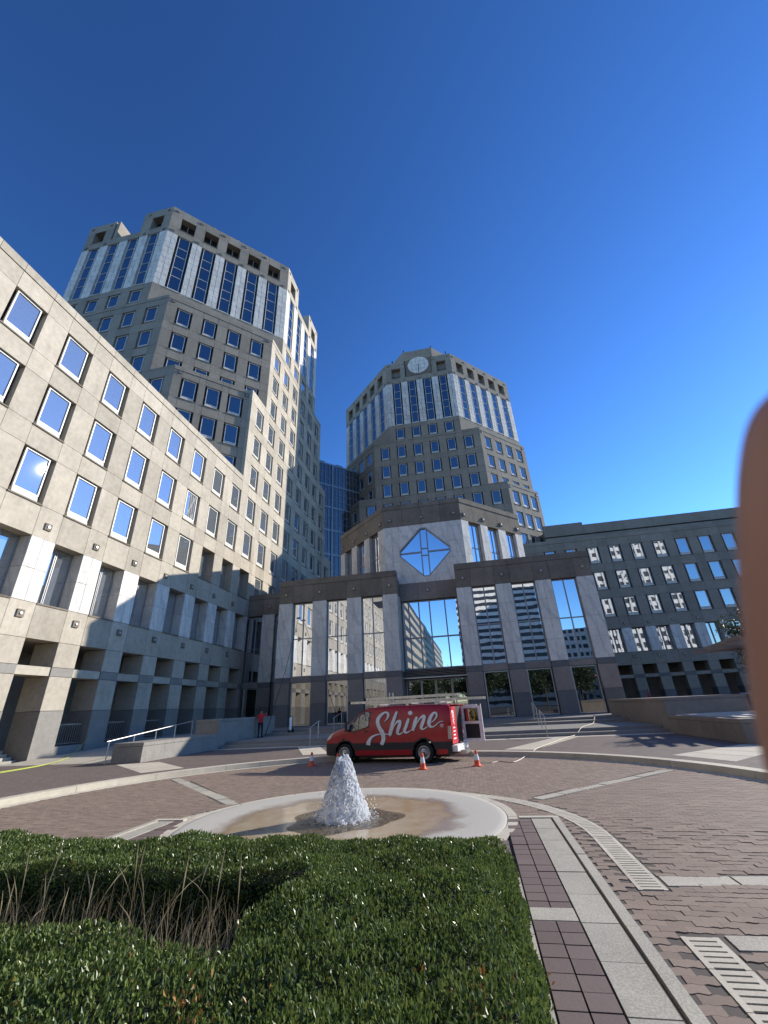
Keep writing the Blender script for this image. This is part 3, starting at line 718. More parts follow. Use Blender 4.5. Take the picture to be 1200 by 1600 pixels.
# ---------------- buildings across the street behind the camera (seen only in the glass)
def block(name, label, x0, x1, y0, y1, ht, mats, floors, stripes=True, nv=0):
    b = thing(name, label, 'building', ((x0 + x1) / 2, (y0 + y1) / 2, 0))
    dx, dy = (x1 - x0) / 2, (y1 - y0) / 2
    add('wall', MB().box(-dx, -dy, 0, dx, dy, ht).mesh('wall', mats[0]), b, b.location)
    fh = ht / floors
    for k in range(floors):
        add('glass_band', MB().box(-dx - .05, -dy - .05, k * fh + fh * .45, dx + .05, dy + .05, k * fh + fh * .95).mesh('glass_band', mats[1]), b, b.location)
    for i in range(nv):
        x = -dx + 2 * dx * i / (nv - 1)
        add('pier', MB().box(x - .5, -dy - .3, 0, x + .5, dy + .3, ht).mesh('pier', mats[0]), b, b.location)
    return b
block('office_block', 'tall striped pale office block seen mirrored in the entrance windows', -4, 40, -190, -160, 75, ('marble', 'dark_metal'), 21)
block('office_block', 'lower beige office block seen mirrored in the right entrance window', 43, 70, -185, -160, 36, ('marble', 'dark_metal'), 9, nv=10)
block('office_block', 'white gridded office block seen mirrored in the shaded wing', 70, 122, -130, -100, 84, ('marble', 'dark_metal'), 18, nv=16)

block('office_block', 'long cream office block down the left street, mirrored in the entrance glass', -50, -25.5, -330, -56, 48, ('limestone', 'dark_metal'), 11)
# ------------------------------------------------------------------ ground
gmesh = MB(); gmesh.v = [(-2500, -2500, -.02), (2500, -2500, -.02), (2500, 2500, -.02), (-2500, 2500, -.02)]; gmesh.f = [(0, 1, 2, 3)]
struct(add('ground', gmesh.mesh('ground', 'asphalt')))
KC = (-3.05, 10.54); KR = 9.64
def kerb_line(rad, n=72):      # open U: straight sides and a half circle at the far end
    pts = [(KC[0] + rad, -14.0), (KC[0] + rad, -4.0), (KC[0] + rad, 4.0)]
    pts += [(KC[0] + rad * math.cos(math.pi * i / n), KC[1] + rad * math.sin(math.pi * i / n)) for i in range(n + 1)]
    pts += [(KC[0] - rad, 4.0), (KC[0] - rad, -4.0), (KC[0] - rad, -14.0)]
    return pts
# pavement sheet outside the kerb
inn = kerb_line(KR + .36); far = [(60, -14), (60, 82), (-60, 82), (-60, -14)]
sv = inn + far
me = bpy.data.meshes.new('pavement'); bm = bmesh.new()
vs = [bm.verts.new((p[0], p[1], .15)) for p in inn]; fs = [bm.verts.new((p[0], p[1], .15)) for p in far]
bm.faces.new(vs[::-1][0:0] + [fs[0]] + [fs[1], fs[2], fs[3]] + vs[::-1]) 
bmesh.ops.triangulate(bm, faces=bm.faces[:]); bmesh.ops.recalc_face_normals(bm, faces=bm.faces[:]); bm.to_mesh(me); bm.free()
if me.polygons[0].normal.z < 0: me.flip_normals()
me.materials.append(MATS['brick_paving']); pavement = struct(add('pavement', me))
def ribbon(a, b_, z0, z1):
    mb = MB(); n = len(a); mb.v = [(p[0], p[1], z) for z in (z0, z1) for L in (a, b_) for p in L]
    for i in range(n - 1):
        mb.f += [(2 * n + i, 2 * n + i + 1, 3 * n + i + 1, 3 * n + i), (i + 1, i, 2 * n + i, 2 * n + i + 1)[::-1], (n + i, n + i + 1, 3 * n + i + 1, 3 * n + i)[::-1]]
    mb.f += [(0, n, 3 * n, 2 * n), (n - 1, 3 * n - 1, 4 * n - 1, 2 * n - 1)]
    return mb
def fix(me):
    bm = bmesh.new(); bm.from_mesh(me); bmesh.ops.recalc_face_normals(bm, faces=bm.faces[:]); bm.to_mesh(me); bm.free(); return me
kerb = thing('kerb', 'pale granite kerb curving round the brick drive', 'kerb', (KC[0], KC[1], 0))
ko, ki = kerb_line(KR + .37), kerb_line(KR)
segs = [(0, 1), (1, 2), (2, 3)] + [(3 + i, 3 + i + 6) for i in range(0, 72, 6)] + [(75, 76), (76, 77), (77, 78)]
for i, (a, b_) in enumerate(segs):
    def cut(L): 
        P = [Vector(p) for p in L[a:b_ + 1]]; d = (P[-1] - P[-2]).normalized(); P[-1] = P[-1] - d * .012; return [tuple(v) for v in P]
    add('kerb_stone', fix(ribbon(cut(ki), cut(ko), -.01, .165).mesh('kerb_stone', 'concrete_pale')), kerb, (0, 0, 0)).location = -Vector(kerb.location)
gut = thing('gutter_strip', 'pale concrete gutter strip at the foot of the kerb', 'gutter', (KC[0], KC[1], 0))
a_, b2_ = kerb_line(KR - .02), kerb_line(KR - .26)
add('strip', fix(ribbon(b2_, a_, -.015, .006).mesh('strip', 'concrete_pale')), gut).location = -Vector(gut.location)
# road bed and pavers
rb = MB(); pts = kerb_line(KR - .0); rb.v = [(p[0], p[1], -.005) for p in pts]; rb.f = [tuple(range(len(pts)))]
road = struct(add('road', rb.mesh('road', 'sand_joint')))
if road.data.polygons[0].normal.z < 0: road.data.flip_normals()
IX0, IX1, IY1 = -6.4, 1.12, 8.9          # island
FC = (-2.64, 8.93); FR = 2.93
DC = (-2.41, 8.2); DR0, DR1 = 3.88, 4.18    # trench drain ring
def radial(p, q, wd): 
    d = (Vector(q) - Vector(p)).normalized(); n = Vector((-d.y, d.x)) * wd / 2
    return [tuple(Vector(p) + n), tuple(Vector(p) - n), tuple(Vector(q) - n), tuple(Vector(q) + n)]
BANDS = [radial((-10.68, 15.45), (-5.9, 10.95), .30), radial((1.03, 11.1), (5.05, 14.8), .26)]
BANDS += [[(1.80, 6.32), (6.35, 6.50), (6.35, 6.78), (1.80, 6.60)], [(1.82, 4.98), (6.4, 5.10), (6.4, 5.34), (1.82, 5.22)]]
def inpoly(x, y, P, tol=0):
    s = 0
    for i in range(len(P)):
        a, c = P[i], P[(i + 1) % len(P)]; cr = (c[0] - a[0]) * (y - a[1]) - (c[1] - a[1]) * (x - a[0]); L = math.hypot(c[0] - a[0], c[1] - a[1])
        if abs(s) == 0: s = 1 if cr > 0 else -1
        if cr * s < -tol * L: return False
    return True
def on_road(x, y):
    r = math.hypot(x - KC[0], y - KC[1])
    if y > KC[1]:
        if r > KR - .30: return False
    elif abs(x - KC[0]) > KR - .30: return False
    if y < 1.0: return x > 1.25 and x < 6.3
    if IX0 - .05 < x < IX1 + .05 and y < IY1 + .02: return False
    if math.hypot(x - FC[0], y - FC[1]) < FR + .25: return False
    d = math.hypot(x - DC[0], y - DC[1])
    if y > DC[1] and DR0 - .04 < d < DR1 + .04: return False
    if y <= DC[1] and (DR0 - .04 < abs(x - DC[0]) < DR1 + .04) and not (x > 0 and 5.24 < y < 6.14): return False
    for B in BANDS:
        if inpoly(x, y, B, .03): return False
    return True
A, Bz = .2225, .1115                      # zig-zag paver
zz = .009
def paver_poly(g=.002):
    # outline whose long sides wave with half the paver's length, so half-bond courses interlock
    xs = [0, A * .125, A * .375, A * .5, A * .625, A * .875, A]; off = [0, zz, -zz, 0, zz, -zz, 0]
    lo = list(zip(xs, off)); hi = [(x, Bz + o) for x, o in lo]
    cl = lambda x: max(g, min(A - g, x))
    return [(cl(x), y + g) for x, y in lo] + [(cl(x), y - g) for x, y in reversed(hi)]
PP = np.array(paver_poly()); NP_ = len(PP)
near_mesh = MB().prism([tuple(p) for p in PP], -.03, 0).mesh('paver', 'paver_brown')
cand = []
for orient in (0, 1):
    rows_ = int(36 / Bz); 
    for j in range(rows_):
        v = -6 + j * Bz; n_ = int(20 / A)
        for i in range(n_):
            uu = -13 + (i + .5 * (j % 2)) * A
            if orient == 0: x, y = uu, v
            else: x, y = v - 8.0, uu + 20.0
            cx_, cy_ = (x + A / 2, y + Bz / 2) if orient == 0 else (x - Bz / 2, y + A / 2)
            top = cy_ > 11.2 and (cx_ + 10.9) > (15.45 - cy_) * 1.062 * 1.0 and False
            # the far sector between the two pale bands is laid the other way round
            far_sector = (cy_ - 11.0) > -.94 * (cx_ + 5.95) and (cy_ - 11.1) > .92 * (cx_ - 1.03)
            if far_sector != (orient == 1): continue
            if cy_ < 2.0 and cx_ < 1.2: continue
            if not on_road(cx_, cy_): continue
            cand.append((x, y, orient, math.hypot(cx_, cy_), cx_, cy_))
def seen(c): 
    d = Vector((c[4], c[5], -CAMH)); k = d.dot(fwd); return k > .2 and abs(d.dot(rgt) / k) < .93 and -d.dot(upv) / k < 1.24
cand.sort(key=lambda c: (not seen(c), c[3]))
for c in cand[:295]:
    o = add('paver', near_mesh, road, (c[0], c[1], random.uniform(-.004, .005)), R(90) if c[2] else 0)
    o.rotation_euler.x = random.uniform(-.012, .012); o.rotation_euler.y = random.uniform(-.01, .01)
PF = np.array(paver_poly(.0024)); V = []; Fq = []; nb = 0
top = []
for c in cand[295:]:
    P = PF if c[2] == 0 else np.c_[-PF[:, 1], PF[:, 0]]
    z = random.uniform(-.0015, .002)
    V.append(np.c_[P + [c[0], c[1]], np.full(NP_, z)]); V.append(np.c_[P + [c[0], c[1]], np.full(NP_, z - .025)])
V = np.concatenate(V); n_ = len(cand) - 295
base = np.arange(n_) * 2 * NP_
Vt = V
me = bpy.data.meshes.new('paver'); me.vertices.add(len(Vt)); me.vertices.foreach_set('co', Vt.astype(np.float32).ravel())
loops = []; starts = []; tot = 0
ringt = np.arange(NP_)
L1 = (base[:, None] + ringt).ravel()
i0 = ringt; i1 = (ringt + 1) % NP_
quad = np.stack([i0 + NP_, i1 + NP_, i1, i0], 1)
L2 = (base[:, None, None] + quad).ravel()
me.loops.add(len(L1) + len(L2)); me.loops.foreach_set('vertex_index', np.concatenate([L1, L2]).astype(np.int32))
st = np.concatenate([np.arange(n_) * NP_, len(L1) + np.arange(n_ * NP_) * 4]).astype(np.int32)
me.polygons.add(len(st)); me.polygons.foreach_set('loop_start', st); me.polygons.foreach_set('use_smooth', np.zeros(len(st), bool))
me.materials.append(MATS['paver_brown']); me.update(calc_edges=True); me.validate()
o = add('paver', me, road); o['kind'] = 'stuff'
# pale bands let into the drive
for i, B in enumerate(BANDS):
    lab = ['pale stone band crossing the drive left of the fountain', 'pale stone band crossing the drive right of the fountain', 'pale stone band across the drive at the drain end', 'cracked pale stone band across the drive in the foreground'][i]
    bt = thing('paving_band', lab, 'paving band', (B[0][0], B[0][1], 0))
    n = 7 if i < 2 else 6
    a, b_, c, d = [Vector(p) for p in B]
    if i < 2: lo, hi = (a, d), (b_, c)
    else: lo, hi = (a, b_), (d, c)
    for k in range(n):
        t0, t1 = k / n + .003, (k + 1) / n - .003
        q = [lo[0].lerp(lo[1], t0), lo[0].lerp(lo[1], t1), hi[0].lerp(hi[1], t1), hi[0].lerp(hi[1], t0)]
        add('slab', fix(MB().prism([(p.x - B[0][0], p.y - B[0][1]) for p in q], -.05, random.uniform(-.002, .006)).mesh('slab', 'concrete')), bt, bt.location)
# trench drain: slotted covers following a U round the fountain
dr = thing('trench_drain', 'slotted pale trench drain curving round the fountain', 'drain', (DC[0], DC[1], 0))
def cover(p, ang, L, wd, slots=6):
    key = ('cov', round(L, 2))
    if key not in WM:
        mb = MB(); k = slots; pitch = L / k
        mb.box(0, 0, -.05, .035, wd, .004).box(L - .0, 0, -.05, L, wd, .004) if False else None
        mb.box(0, 0, -.05, L, .045, .004).box(0, wd - .045, -.05, L, wd, .004)
        for q in range(k): mb.box(q * pitch + .018, .045, -.05, (q + 1) * pitch - .006, wd - .045, .004)
        WM[key] = (mb.mesh('cover', 'concrete_pale'), MB().box(.0, .02, -.08, L, wd - .02, -.04).mesh('channel', 'black'))
    o = add('cover', WM[key][0], dr, (p[0], p[1], 0), ang); sub('channel', WM[key][1], o); return o
wd = DR1 - DR0; Lc = .5
n = 28
for i in range(n):
    a = math.pi * i / n; rr = DR1; Lseg = math.pi * DR0 / n
    p = (DC[0] + rr * math.cos(a), DC[1] + rr * math.sin(a))
    key = ('cov', 'arc')
    if key not in WM:
        mb = MB(); k = 5; da = math.pi / n
        def wedge(r0_, r1_, a0, a1, z0, z1):
            mb.prism([(r0_ * math.cos(a0), r0_ * math.sin(a0)), (r1_ * math.cos(a0), r1_ * math.sin(a0)), (r1_ * math.cos(a1), r1_ * math.sin(a1)), (r0_ * math.cos(a1), r0_ * math.sin(a1))], z0, z1)
        wedge(DR0, DR0 + .045, .001, da - .001, -.05, .004); wedge(DR1 - .045, DR1, .001, da - .001, -.05, .004)
        for q in range(k): wedge(DR0 + .045, DR1 - .045, da * (q + .18) / k, da * (q + .94) / k, -.05, .004)
        WM[key] = (mb.mesh('cover', 'concrete_pale'),)
    o = add('cover', WM[key][0], dr, (DC[0], DC[1], 0), a)
y = DC[1] - .01
while y > -3:
    for sx in (1, -1):
        if sx > 0 and (5.2 < y < 6.5): continue
        x = DC[0] + DR1 if sx > 0 else DC[0] - DR0
        cover((x, y - .5), R(90), .49, wd)
    y -= .5
chn = ribbon([(DC[0] + (DR0 + .02) * math.cos(math.pi * i / 40), DC[1] + (DR0 + .02) * math.sin(math.pi * i / 40)) for i in range(41)], [(DC[0] + (DR1 - .02) * math.cos(math.pi * i / 40), DC[1] + (DR1 - .02) * math.sin(math.pi * i / 40)) for i in range(41)], -.011, -.008)
add('channel', fix(chn.mesh('channel', 'black')), dr).location = -Vector(dr.location)

# ---------------- island with walkway, slabs and kerb
isl = struct(add('island', MB().prism([(IX0 + .12, -6), (IX1 - .12, -6), (IX1 - .12, IY1 - .12), (IX0 + .12, IY1 - .12)], -.02, .085).mesh('island', 'sand_joint')))
zi = .12
def row_of(parent, name, x0, x1, y0, y1, step, mat, zt, jitter=.003, ncol=1):
    y = y1; wcol = (x1 - x0) / ncol
    while y > y0 + .05:
        s = min(step, y - y0)
        for c in range(ncol):
            add(name, boxmesh(wcol - .012, s - .012, .06, mat), parent, (x0 + c * wcol + .006, y - s + .006, zt - .06 + random.uniform(-jitter, jitter)))
        y -= s
for sgn in (1, -1):
    if sgn > 0: k0, k1, s0, s1, p0, p1, b0, b1 = 1.005, 1.12, .665, .985, .255, .66, .10, .25
    else: k0, k1, s0, s1, p0, p1, b0, b1 = IX0, IX0 + .115, IX0 + .13, IX0 + .45, IX0 + .46, IX0 + .86, IX0 + .87, IX0 + 1.02
    kb = thing('island_kerb', 'pale kerb along the %s edge of the fountain island' % ('right' if sgn > 0 else 'left'), 'kerb', ((k0 + k1) / 2, 3, 0))
    row_of(kb, 'kerb_stone', k0, k1, -4, IY1 - .13, 1.9, 'concrete', .135)
    row_of(isl, 'slab', s0, s1, -4, IY1 - .13, .62, 'concrete', zi)
    row_of(isl, 'slab', b0, b1, -4, 6.3, .75, 'concrete', zi)
    y = IY1 - .14
    for ln, kind in ((3.42, 'q'), (.27, 's'), (3.4, 'q'), (.27, 's'), (4, 'q')):
        if kind == 'q': row_of(isl, 'paver', p0, p1, y - ln, y, .205, 'paver_mauve', zi - .002, .003, 2)
        else: row_of(isl, 'slab', p0, p1, y - ln, y, .27, 'concrete', zi)
        y -= ln
kb = thing('island_kerb', 'pale kerb across the far end of the fountain island', 'kerb', (-2.6, IY1, 0))
for (a, b_) in ((IX0, -5.77), (.48, IX1)):
    add('kerb_stone', boxmesh(b_ - a, .12, .145, 'concrete_pale'), kb, (a, IY1 - .125, -.01))
# mauve pavers filling the corners between walkway and basin
for (xa_, xb_) in ((-.60, .25), (-5.52, -4.6)):
    y = IY1 - .14
    while y > 5.6:
        x = xa_
        while x < xb_ - .05:
            if math.hypot(x + .1 - FC[0], y - .1 - FC[1]) > FR + .16: add('paver', boxmesh(.193, .193, .06, 'paver_mauve'), isl, (x + .006, y - .2, .058))
            x += .205
        y -= .205

# ---------------- fountain
ft = thing('fountain', 'round shallow granite fountain basin with wet brown stains', 'fountain', (FC[0], FC[1], 0))
mm, t, b = nmat('basin_stone')
tc = nd(t, 'ShaderNodeTexCoord'); gd = nd(t, 'ShaderNodeVectorMath', operation='LENGTH'); mp = nd(t, 'ShaderNodeMapping'); mp.inputs['Scale'].default_value = (1, 1, 0); t.links.new(tc.outputs['Object'], mp.inputs[0]); t.links.new(mp.outputs[0], gd.inputs[0])
nz = noise(t, 1.6, 5, .6); ad = nd(t, 'ShaderNodeMath', operation='MULTIPLY_ADD'); ad.inputs[1].default_value = .9; t.links.new(nz, ad.inputs[0]); t.links.new(gd.outputs['Value'], ad.inputs[2])
wet = ramp(t, ad.outputs[0], .0, 1.0); wr = nd(t, 'ShaderNodeMapRange'); wr.inputs[1].default_value = 2.35; wr.inputs[2].default_value = 2.75; wr.inputs[3].default_value = 1; wr.inputs[4].default_value = 0; t.links.new(ad.outputs[0], wr.inputs[0])
sp = noise(t, 45, 3, .7); pale = mixc(t, sp, (.36, .335, .28), (.56, .53, .46)); n3 = noise(t, 2.5, 5, .65)
wetc = mixc(t, ramp(t, n3, .35, .7), (.40, .28, .15), (.50, .42, .29))
er = nd(t, 'ShaderNodeMapRange'); er.inputs[1].default_value = 2.3; er.inputs[2].default_value = 2.5; er.inputs[3].default_value = 0; er.inputs[4].default_value = 1; t.links.new(ad.outputs[0], er.inputs[0])
wetc = mixc(t, er.outputs[0], wetc, (.22, .14, .08))
t.links.new(mixc(t, wr.outputs[0], pale, wetc), b.inputs['Base Color'])
rr_ = nd(t, 'ShaderNodeMapRange'); rr_.inputs[3].default_value = .75; rr_.inputs[4].default_value = .12; t.links.new(wr.outputs[0], rr_.inputs[0]); t.links.new(rr_.outputs[0], b.inputs['Roughness'])
bump(t, b, sp, .15, .004)
prof = [(2.93, -.02), (2.93, .118), (2.91, .130), (2.80, .135), (2.45, .128), (2.0, .115), (1.3, .102), (.6, .096), (.02, .095)]
basin = add('basin', MB().lathe(prof, 96).mesh('basin', 'basin_stone', True, 50), ft, ft.location)
rimm = MB(); 
for i in range(14):
    a0, a1 = 2 * math.pi * i / 14 + .004, 2 * math.pi * (i + 1) / 14 - .004
    mb = MB(); kk = 8; po = [(3.10 * math.cos(a0 + (a1 - a0) * q / kk), 3.10 * math.sin(a0 + (a1 - a0) * q / kk)) for q in range(kk + 1)]; pi_ = [(2.945 * math.cos(a0 + (a1 - a0) * q / kk), 2.945 * math.sin(a0 + (a1 - a0) * q / kk)) for q in range(kk + 1)]
    add('rim_stone', fix(ribbon(pi_, po, -.01, .118).mesh('rim_stone', 'concrete_pale')), ft, ft.location)
m_, t, b = nmat('water_film'); out = t.nodes['Material Output']
tp = nd(t, 'ShaderNodeBsdfTransparent'); tp.inputs[0].default_value = (.97, .95, .91, 1); gl_ = nd(t, 'ShaderNodeBsdfGlossy'); gl_.inputs['Roughness'].default_value = .06
fr_ = nd(t, 'ShaderNodeFresnel'); fr_.inputs[0].default_value = 1.12; mx_ = nd(t, 'ShaderNodeMixShader'); bp_ = nd(t, 'ShaderNodeBump'); bp_.inputs['Strength'].default_value = .8; bp_.inputs['Distance'].default_value = .03
t.links.new(noise(t, 9, 3, .6, dist=1.0), bp_.inputs['Height']); t.links.new(bp_.outputs[0], gl_.inputs['Normal']); t.links.new(bp_.outputs[0], fr_.inputs['Normal'])
t.links.new(fr_.outputs[0], mx_.inputs[0]); t.links.new(tp.outputs[0], mx_.inputs[1]); t.links.new(gl_.outputs[0], mx_.inputs[2]); t.links.new(mx_.outputs[0], out.inputs[0])
wp = MB(); seg = 72
rad = [1.0 + .10 * math.sin(3 * 2 * math.pi * i / seg + 1) + .06 * math.sin(7 * 2 * math.pi * i / seg) for i in range(seg)]
wp.v = [(r_ * math.cos(2 * math.pi * i / seg), r_ * math.sin(2 * math.pi * i / seg), .1045) for i, r_ in enumerate(rad)]; wp.f = [tuple(range(seg))]
add('water_pool', wp.mesh('water_pool', 'water_film'), ft, ft.location)
m_, t, b = nmat('foam'); b.inputs['Base Color'].default_value = (.96, .96, .955, 1); b.inputs['Roughness'].default_value = .9; b.inputs['Specular IOR Level'].default_value = .1
out = t.nodes['Material Output']; tr_ = nd(t, 'ShaderNodeBsdfTranslucent'); tr_.inputs[0].default_value = (.95, .97, 1, 1); mx_ = nd(t, 'ShaderNodeMixShader'); mx_.inputs[0].default_value = .70
t.links.new(b.outputs[0], mx_.inputs[1]); t.links.new(tr_.outputs[0], mx_.inputs[2]); t.links.new(mx_.outputs[0], out.inputs[0])
jx, jy = -2.68 - FC[0] + .03, .05
def foam(nblob, seed):
    """ragged hollow column of white water, blobs breaking out of its skin, splash and drops"""
    rg = np.random.default_rng(seed); bmj = bmesh.new(); bmesh.ops.create_icosphere(bmj, subdivisions=1, radius=1); iv = np.array([v.co[:] for v in bmj.verts]); fi = np.array([[v.index for v in f.verts] for f in bmj.faces]); bmj.free()
    rmaxf = lambda q: .30 * (1 - q) ** .46 + .15 * (1 - q) ** 3 + .045
    VV = []; FF = []; nv = 0
    NA, NZ = 110, 90; lob = [(rg.integers(3, 16), rg.uniform(0, 6.28), rg.uniform(2, 16), rg.uniform(.4, 1)) for _ in range(16)]
    grid_ = np.zeros((NZ, NA, 3)); jit = rg.normal(0, .022, (NZ, NA))
    for i in range(NZ):
        q = i / (NZ - 1)
        for j in range(NA):
            a = 2 * math.pi * j / NA; s = 1 + .045 * sum(w_ * math.sin(f_ * a + p_ + g_ * q) for f_, p_, g_, w_ in lob) / 1.6 + jit[i, j]
            top = .93 + .06 * math.sin(3 * a + 1) + .05 * math.sin(5 * a)
            r_ = rmaxf(q) * s * (1 if q < .985 else .3); grid_[i, j] = (jx + r_ * math.cos(a), jy + r_ * math.sin(a), .08 + q * top + .02 * rg.normal() * q)
    Vt = grid_.reshape(-1, 3); Fq_ = []
    for i in range(NZ - 1):
        for j in range(NA):
            p, q_, r2, s2 = i * NA + j, i * NA + (j + 1) % NA, (i + 1) * NA + (j + 1) % NA, (i + 1) * NA + j; Fq_ += [(p, q_, r2), (p, r2, s2)]
    VV.append(Vt); FF.append(np.array(Fq_)); nv = len(Vt)
    for k in range(nblob + 900):
        a = rg.random() * 2 * math.pi
        if k < nblob:
            q = rg.random() ** .8; rr = rmaxf(q) * rg.uniform(.92, 1.12); z = .08 + .95 * q; s = rg.uniform(.004, .016); st_ = np.array([1, 1, rg.uniform(1, 2.6)])
        elif k < nblob + 700: rr = .28 + .42 * rg.random() ** 2; z = .107 + .06 * rg.random() * (1 - rr); s = rg.uniform(.004, .015); st_ = np.array([1.6, 1.6, .4])
        else: rr = .2 + .45 * rg.random(); z = .15 + .75 * rg.random() * (1 - rr); s = rg.uniform(.003, .010); st_ = np.array([1, 1, 1.6])
        c = np.array([jx + rr * math.cos(a), jy + rr * math.sin(a), z]); VV.append(iv * (s * st_) + c); FF.append(fi + nv); nv += len(iv)
    return np.concatenate(VV), np.concatenate(FF)
VV, FF = foam(2200, 3)
jt = add('water_jet', npmesh('water_jet', VV, FF, 'foam', True)); jt.location = (FC[0], FC[1], 0); jt['kind'] = 'stuff'
tag(jt, 'white foaming water jet in the middle of the basin', 'water jet')
# ------------------------------------------------------------------ steps, cheek walls, ramps, rails
st = thing('entrance_steps', 'wide shallow stone steps leading up to the entrance pavilion', 'steps', (-3, 30, .15))
for (y0, z1, y1) in ((26.3, .31, 27.0), (27.0, .47, 32.2), (32.2, .63, 33.6)):
    x = -15.5; n = 8; wd = 25.0 / n
    for i in range(n):
        o = add('tread', boxmesh(wd - .008, y1 - y0 + .04, z1 - .1, 'granite_light'), st, (x + i * wd, y0, .1))
land = add('landing', MB().box(-24.15 + 3, 33.6 - 30, -.1, 14 + 3, 45.2 - 30, .64).mesh('landing', 'granite_light'), st, st.location)
def wallthing(label, blocks, loc, mat='granite_light', cop='concrete'):
    t_ = thing('planter_wall', label, 'wall', loc)
    for (x0, y0, z0, x1, y1, z1, nx, ny) in blocks:
        for i in range(nx):
            for j in range(ny):
                a, b_ = x0 + (x1 - x0) * i / nx, x0 + (x1 - x0) * (i + 1) / nx; c, d = y0 + (y1 - y0) * j / ny, y0 + (y1 - y0) * (j + 1) / ny
                add('wall_block', boxmesh(b_ - a - .012, d - c - .012, z1 - .17 - z0, mat), t_, (a + .006, c + .006, z0))
                add('coping', boxmesh(b_ - a + .02, d - c - .008, .15, mat), t_, (a - .01, c + .004, z1 - .155))
    return t_
wallthing('stone cheek wall beside the steps at the left ramp', [(-17.15, 19.7, .1, -15.55, 26.08, .98, 1, 4), (-17.15, 26.1, .1, -15.56, 34.0, 1.8, 1, 3)], (-16.4, 24, .15))
wallthing('stone cheek wall beside the steps at the right', [(9.5, 19.4, .1, 21, 26.0, .96, 4, 2), (9.52, 26.02, .1, 13.4, 36.0, 1.77, 1, 4)], (10, 24, .15), 'taupe_stone')
wallthing('higher stone planter wall right of the steps by the finger', [(14.7, 27.0, .1, 24, 28.2, 1.9, 3, 1)], (18, 27.5, .15), 'taupe_stone')
dk = struct(add('terrace', MB().box(9.9, 19.9, .9, 30, 26.0, .985).mesh('terrace', 'concrete_pale')))
lr = MB(); lr.prism([(-24.15, 20), (-17.2, 20), (-17.2, 34), (-24.15, 34)], [.1] * 4, [.16, .16, .79, .79])
struct(add('ramp', lr.mesh('ramp', 'concrete')))
struct(add('ramp', MB().box(-24.15, 34, .1, -17.2, 44, .788).mesh('ramp', 'concrete')))
for (y0, z) in ((15.2, .30), (15.6, .45), (16.0, .6)):
    pass
sd = thing('side_steps', 'short flight of pale steps inside the first arcade opening', 'steps', (XW - 1, 20.6, .15))
for k in range(4): add('tread', boxmesh(2.05, .34, .16 * (k + 1), 'concrete'), sd, (XW - .5 - .34 * k, 19.55, .12), R(90))
def rail(label, posts, top, r=.024, mid=False):
    t_ = thing('handrail', label, 'handrail', posts[0][0])
    off = Vector(posts[0][0])
    for (p, q) in posts: add('post', MB().tube([Vector(p) - off, Vector(q) - off], r, 8).mesh('post', 'steel', True), t_, off)
    add('rail', MB().tube([Vector(p) - off for p in top], r * 1.05, 8).mesh('rail', 'steel', True), t_, off)
    return t_
P5 = [((-17.3, 19.55 + 1.6 * k, .15 + .07 * k), (-17.3, 19.55 + 1.6 * k, 1.09 + .165 * k)) for k in range(5)]
rail('steel handrail sloping along the left ramp', P5, [(-17.3, 19.4, 1.08)] + [q for p, q in P5])
rail('steel handrail on the steps left of the van', [((-9.65, 26.0, .15), (-9.65, 26.0, 1.1)), ((-9.65, 27.4, .47), (-9.65, 27.4, 1.38))], [(-9.65, 25.8, 1.06), (-9.65, 26.0, 1.1), (-9.65, 27.4, 1.38), (-9.65, 27.7, 1.38)])
rail('steel handrail on the upper steps behind the van bonnet', [((-10.1, 32.0, .47), (-10.1, 32.0, 1.5)), ((-10.1, 33.9, .79), (-10.1, 33.9, 1.78))], [(-10.1, 31.8, 1.46), (-10.1, 32, 1.5), (-10.1, 33.9, 1.78), (-10.1, 34.2, 1.78)])
rail('steel handrail on the lower steps right of the van', [((3.5, 26.0, .15), (3.5, 26.0, 1.12)), ((3.5, 27.5, .47), (3.5, 27.5, 1.42))], [(3.5, 25.8, 1.08), (3.5, 26.0, 1.12), (3.5, 27.5, 1.42), (3.5, 27.8, 1.42)])
rail('steel handrail on the upper steps right of the van', [((3.9, 32.0, .47), (3.9, 32.0, 1.5)), ((3.9, 33.9, .79), (3.9, 33.9, 1.8))], [(3.9, 31.8, 1.46), (3.9, 32.0, 1.5), (3.9, 33.9, 1.8), (3.9, 34.2, 1.8)])
PRR = [((13.4 + 1.35 * k, 25.2 - .5 * k, .98), (13.4 + 1.35 * k, 25.2 - .5 * k, 1.75 - .1 * k)) for k in range(6)]
rail('steel handrail sloping down over the right terrace', PRR, [(12.9, 25.5, 1.8)] + [q for p, q in PRR])
# pale bands in the pavements
def pband(label, quad):
    t_ = thing('paving_band', label, 'paving band', (quad[0][0], quad[0][1], .15))
    a, b_, c, d = [Vector(p) for p in quad]; n = 4
    for k in range(n):
        t0, t1 = k / n + .004, (k + 1) / n - .004
        q = [a.lerp(d, t0), b_.lerp(c, t0), b_.lerp(c, t1), a.lerp(d, t1)]
        add('slab', fix(MB().prism([(p.x - quad[0][0], p.y - quad[0][1]) for p in q], -.02, .006).mesh('slab', 'concrete_pale')), t_, t_.location)
pband('pale stone band across the left pavement by the cheek wall', [(-12.45, 15.9), (-11.5, 17.1), (-14.6, 19.75), (-16.3, 19.1)])
pband('pale stone band across the pavement between kerb and steps', [(.9, 20.2), (2.05, 19.75), (4.85, 25.5), (3.7, 25.5)])
pband('pale stone band across the pavement at the right terrace', [(5.9, 16.7), (6.75, 14.8), (10.4, 18.4), (9.2, 19.3)])
pband('pale stone band across the pavement before the van bonnet', [(-8.0, 20.7), (-6.85, 21.0), (-8.9, 25.5), (-10.2, 25.5)])
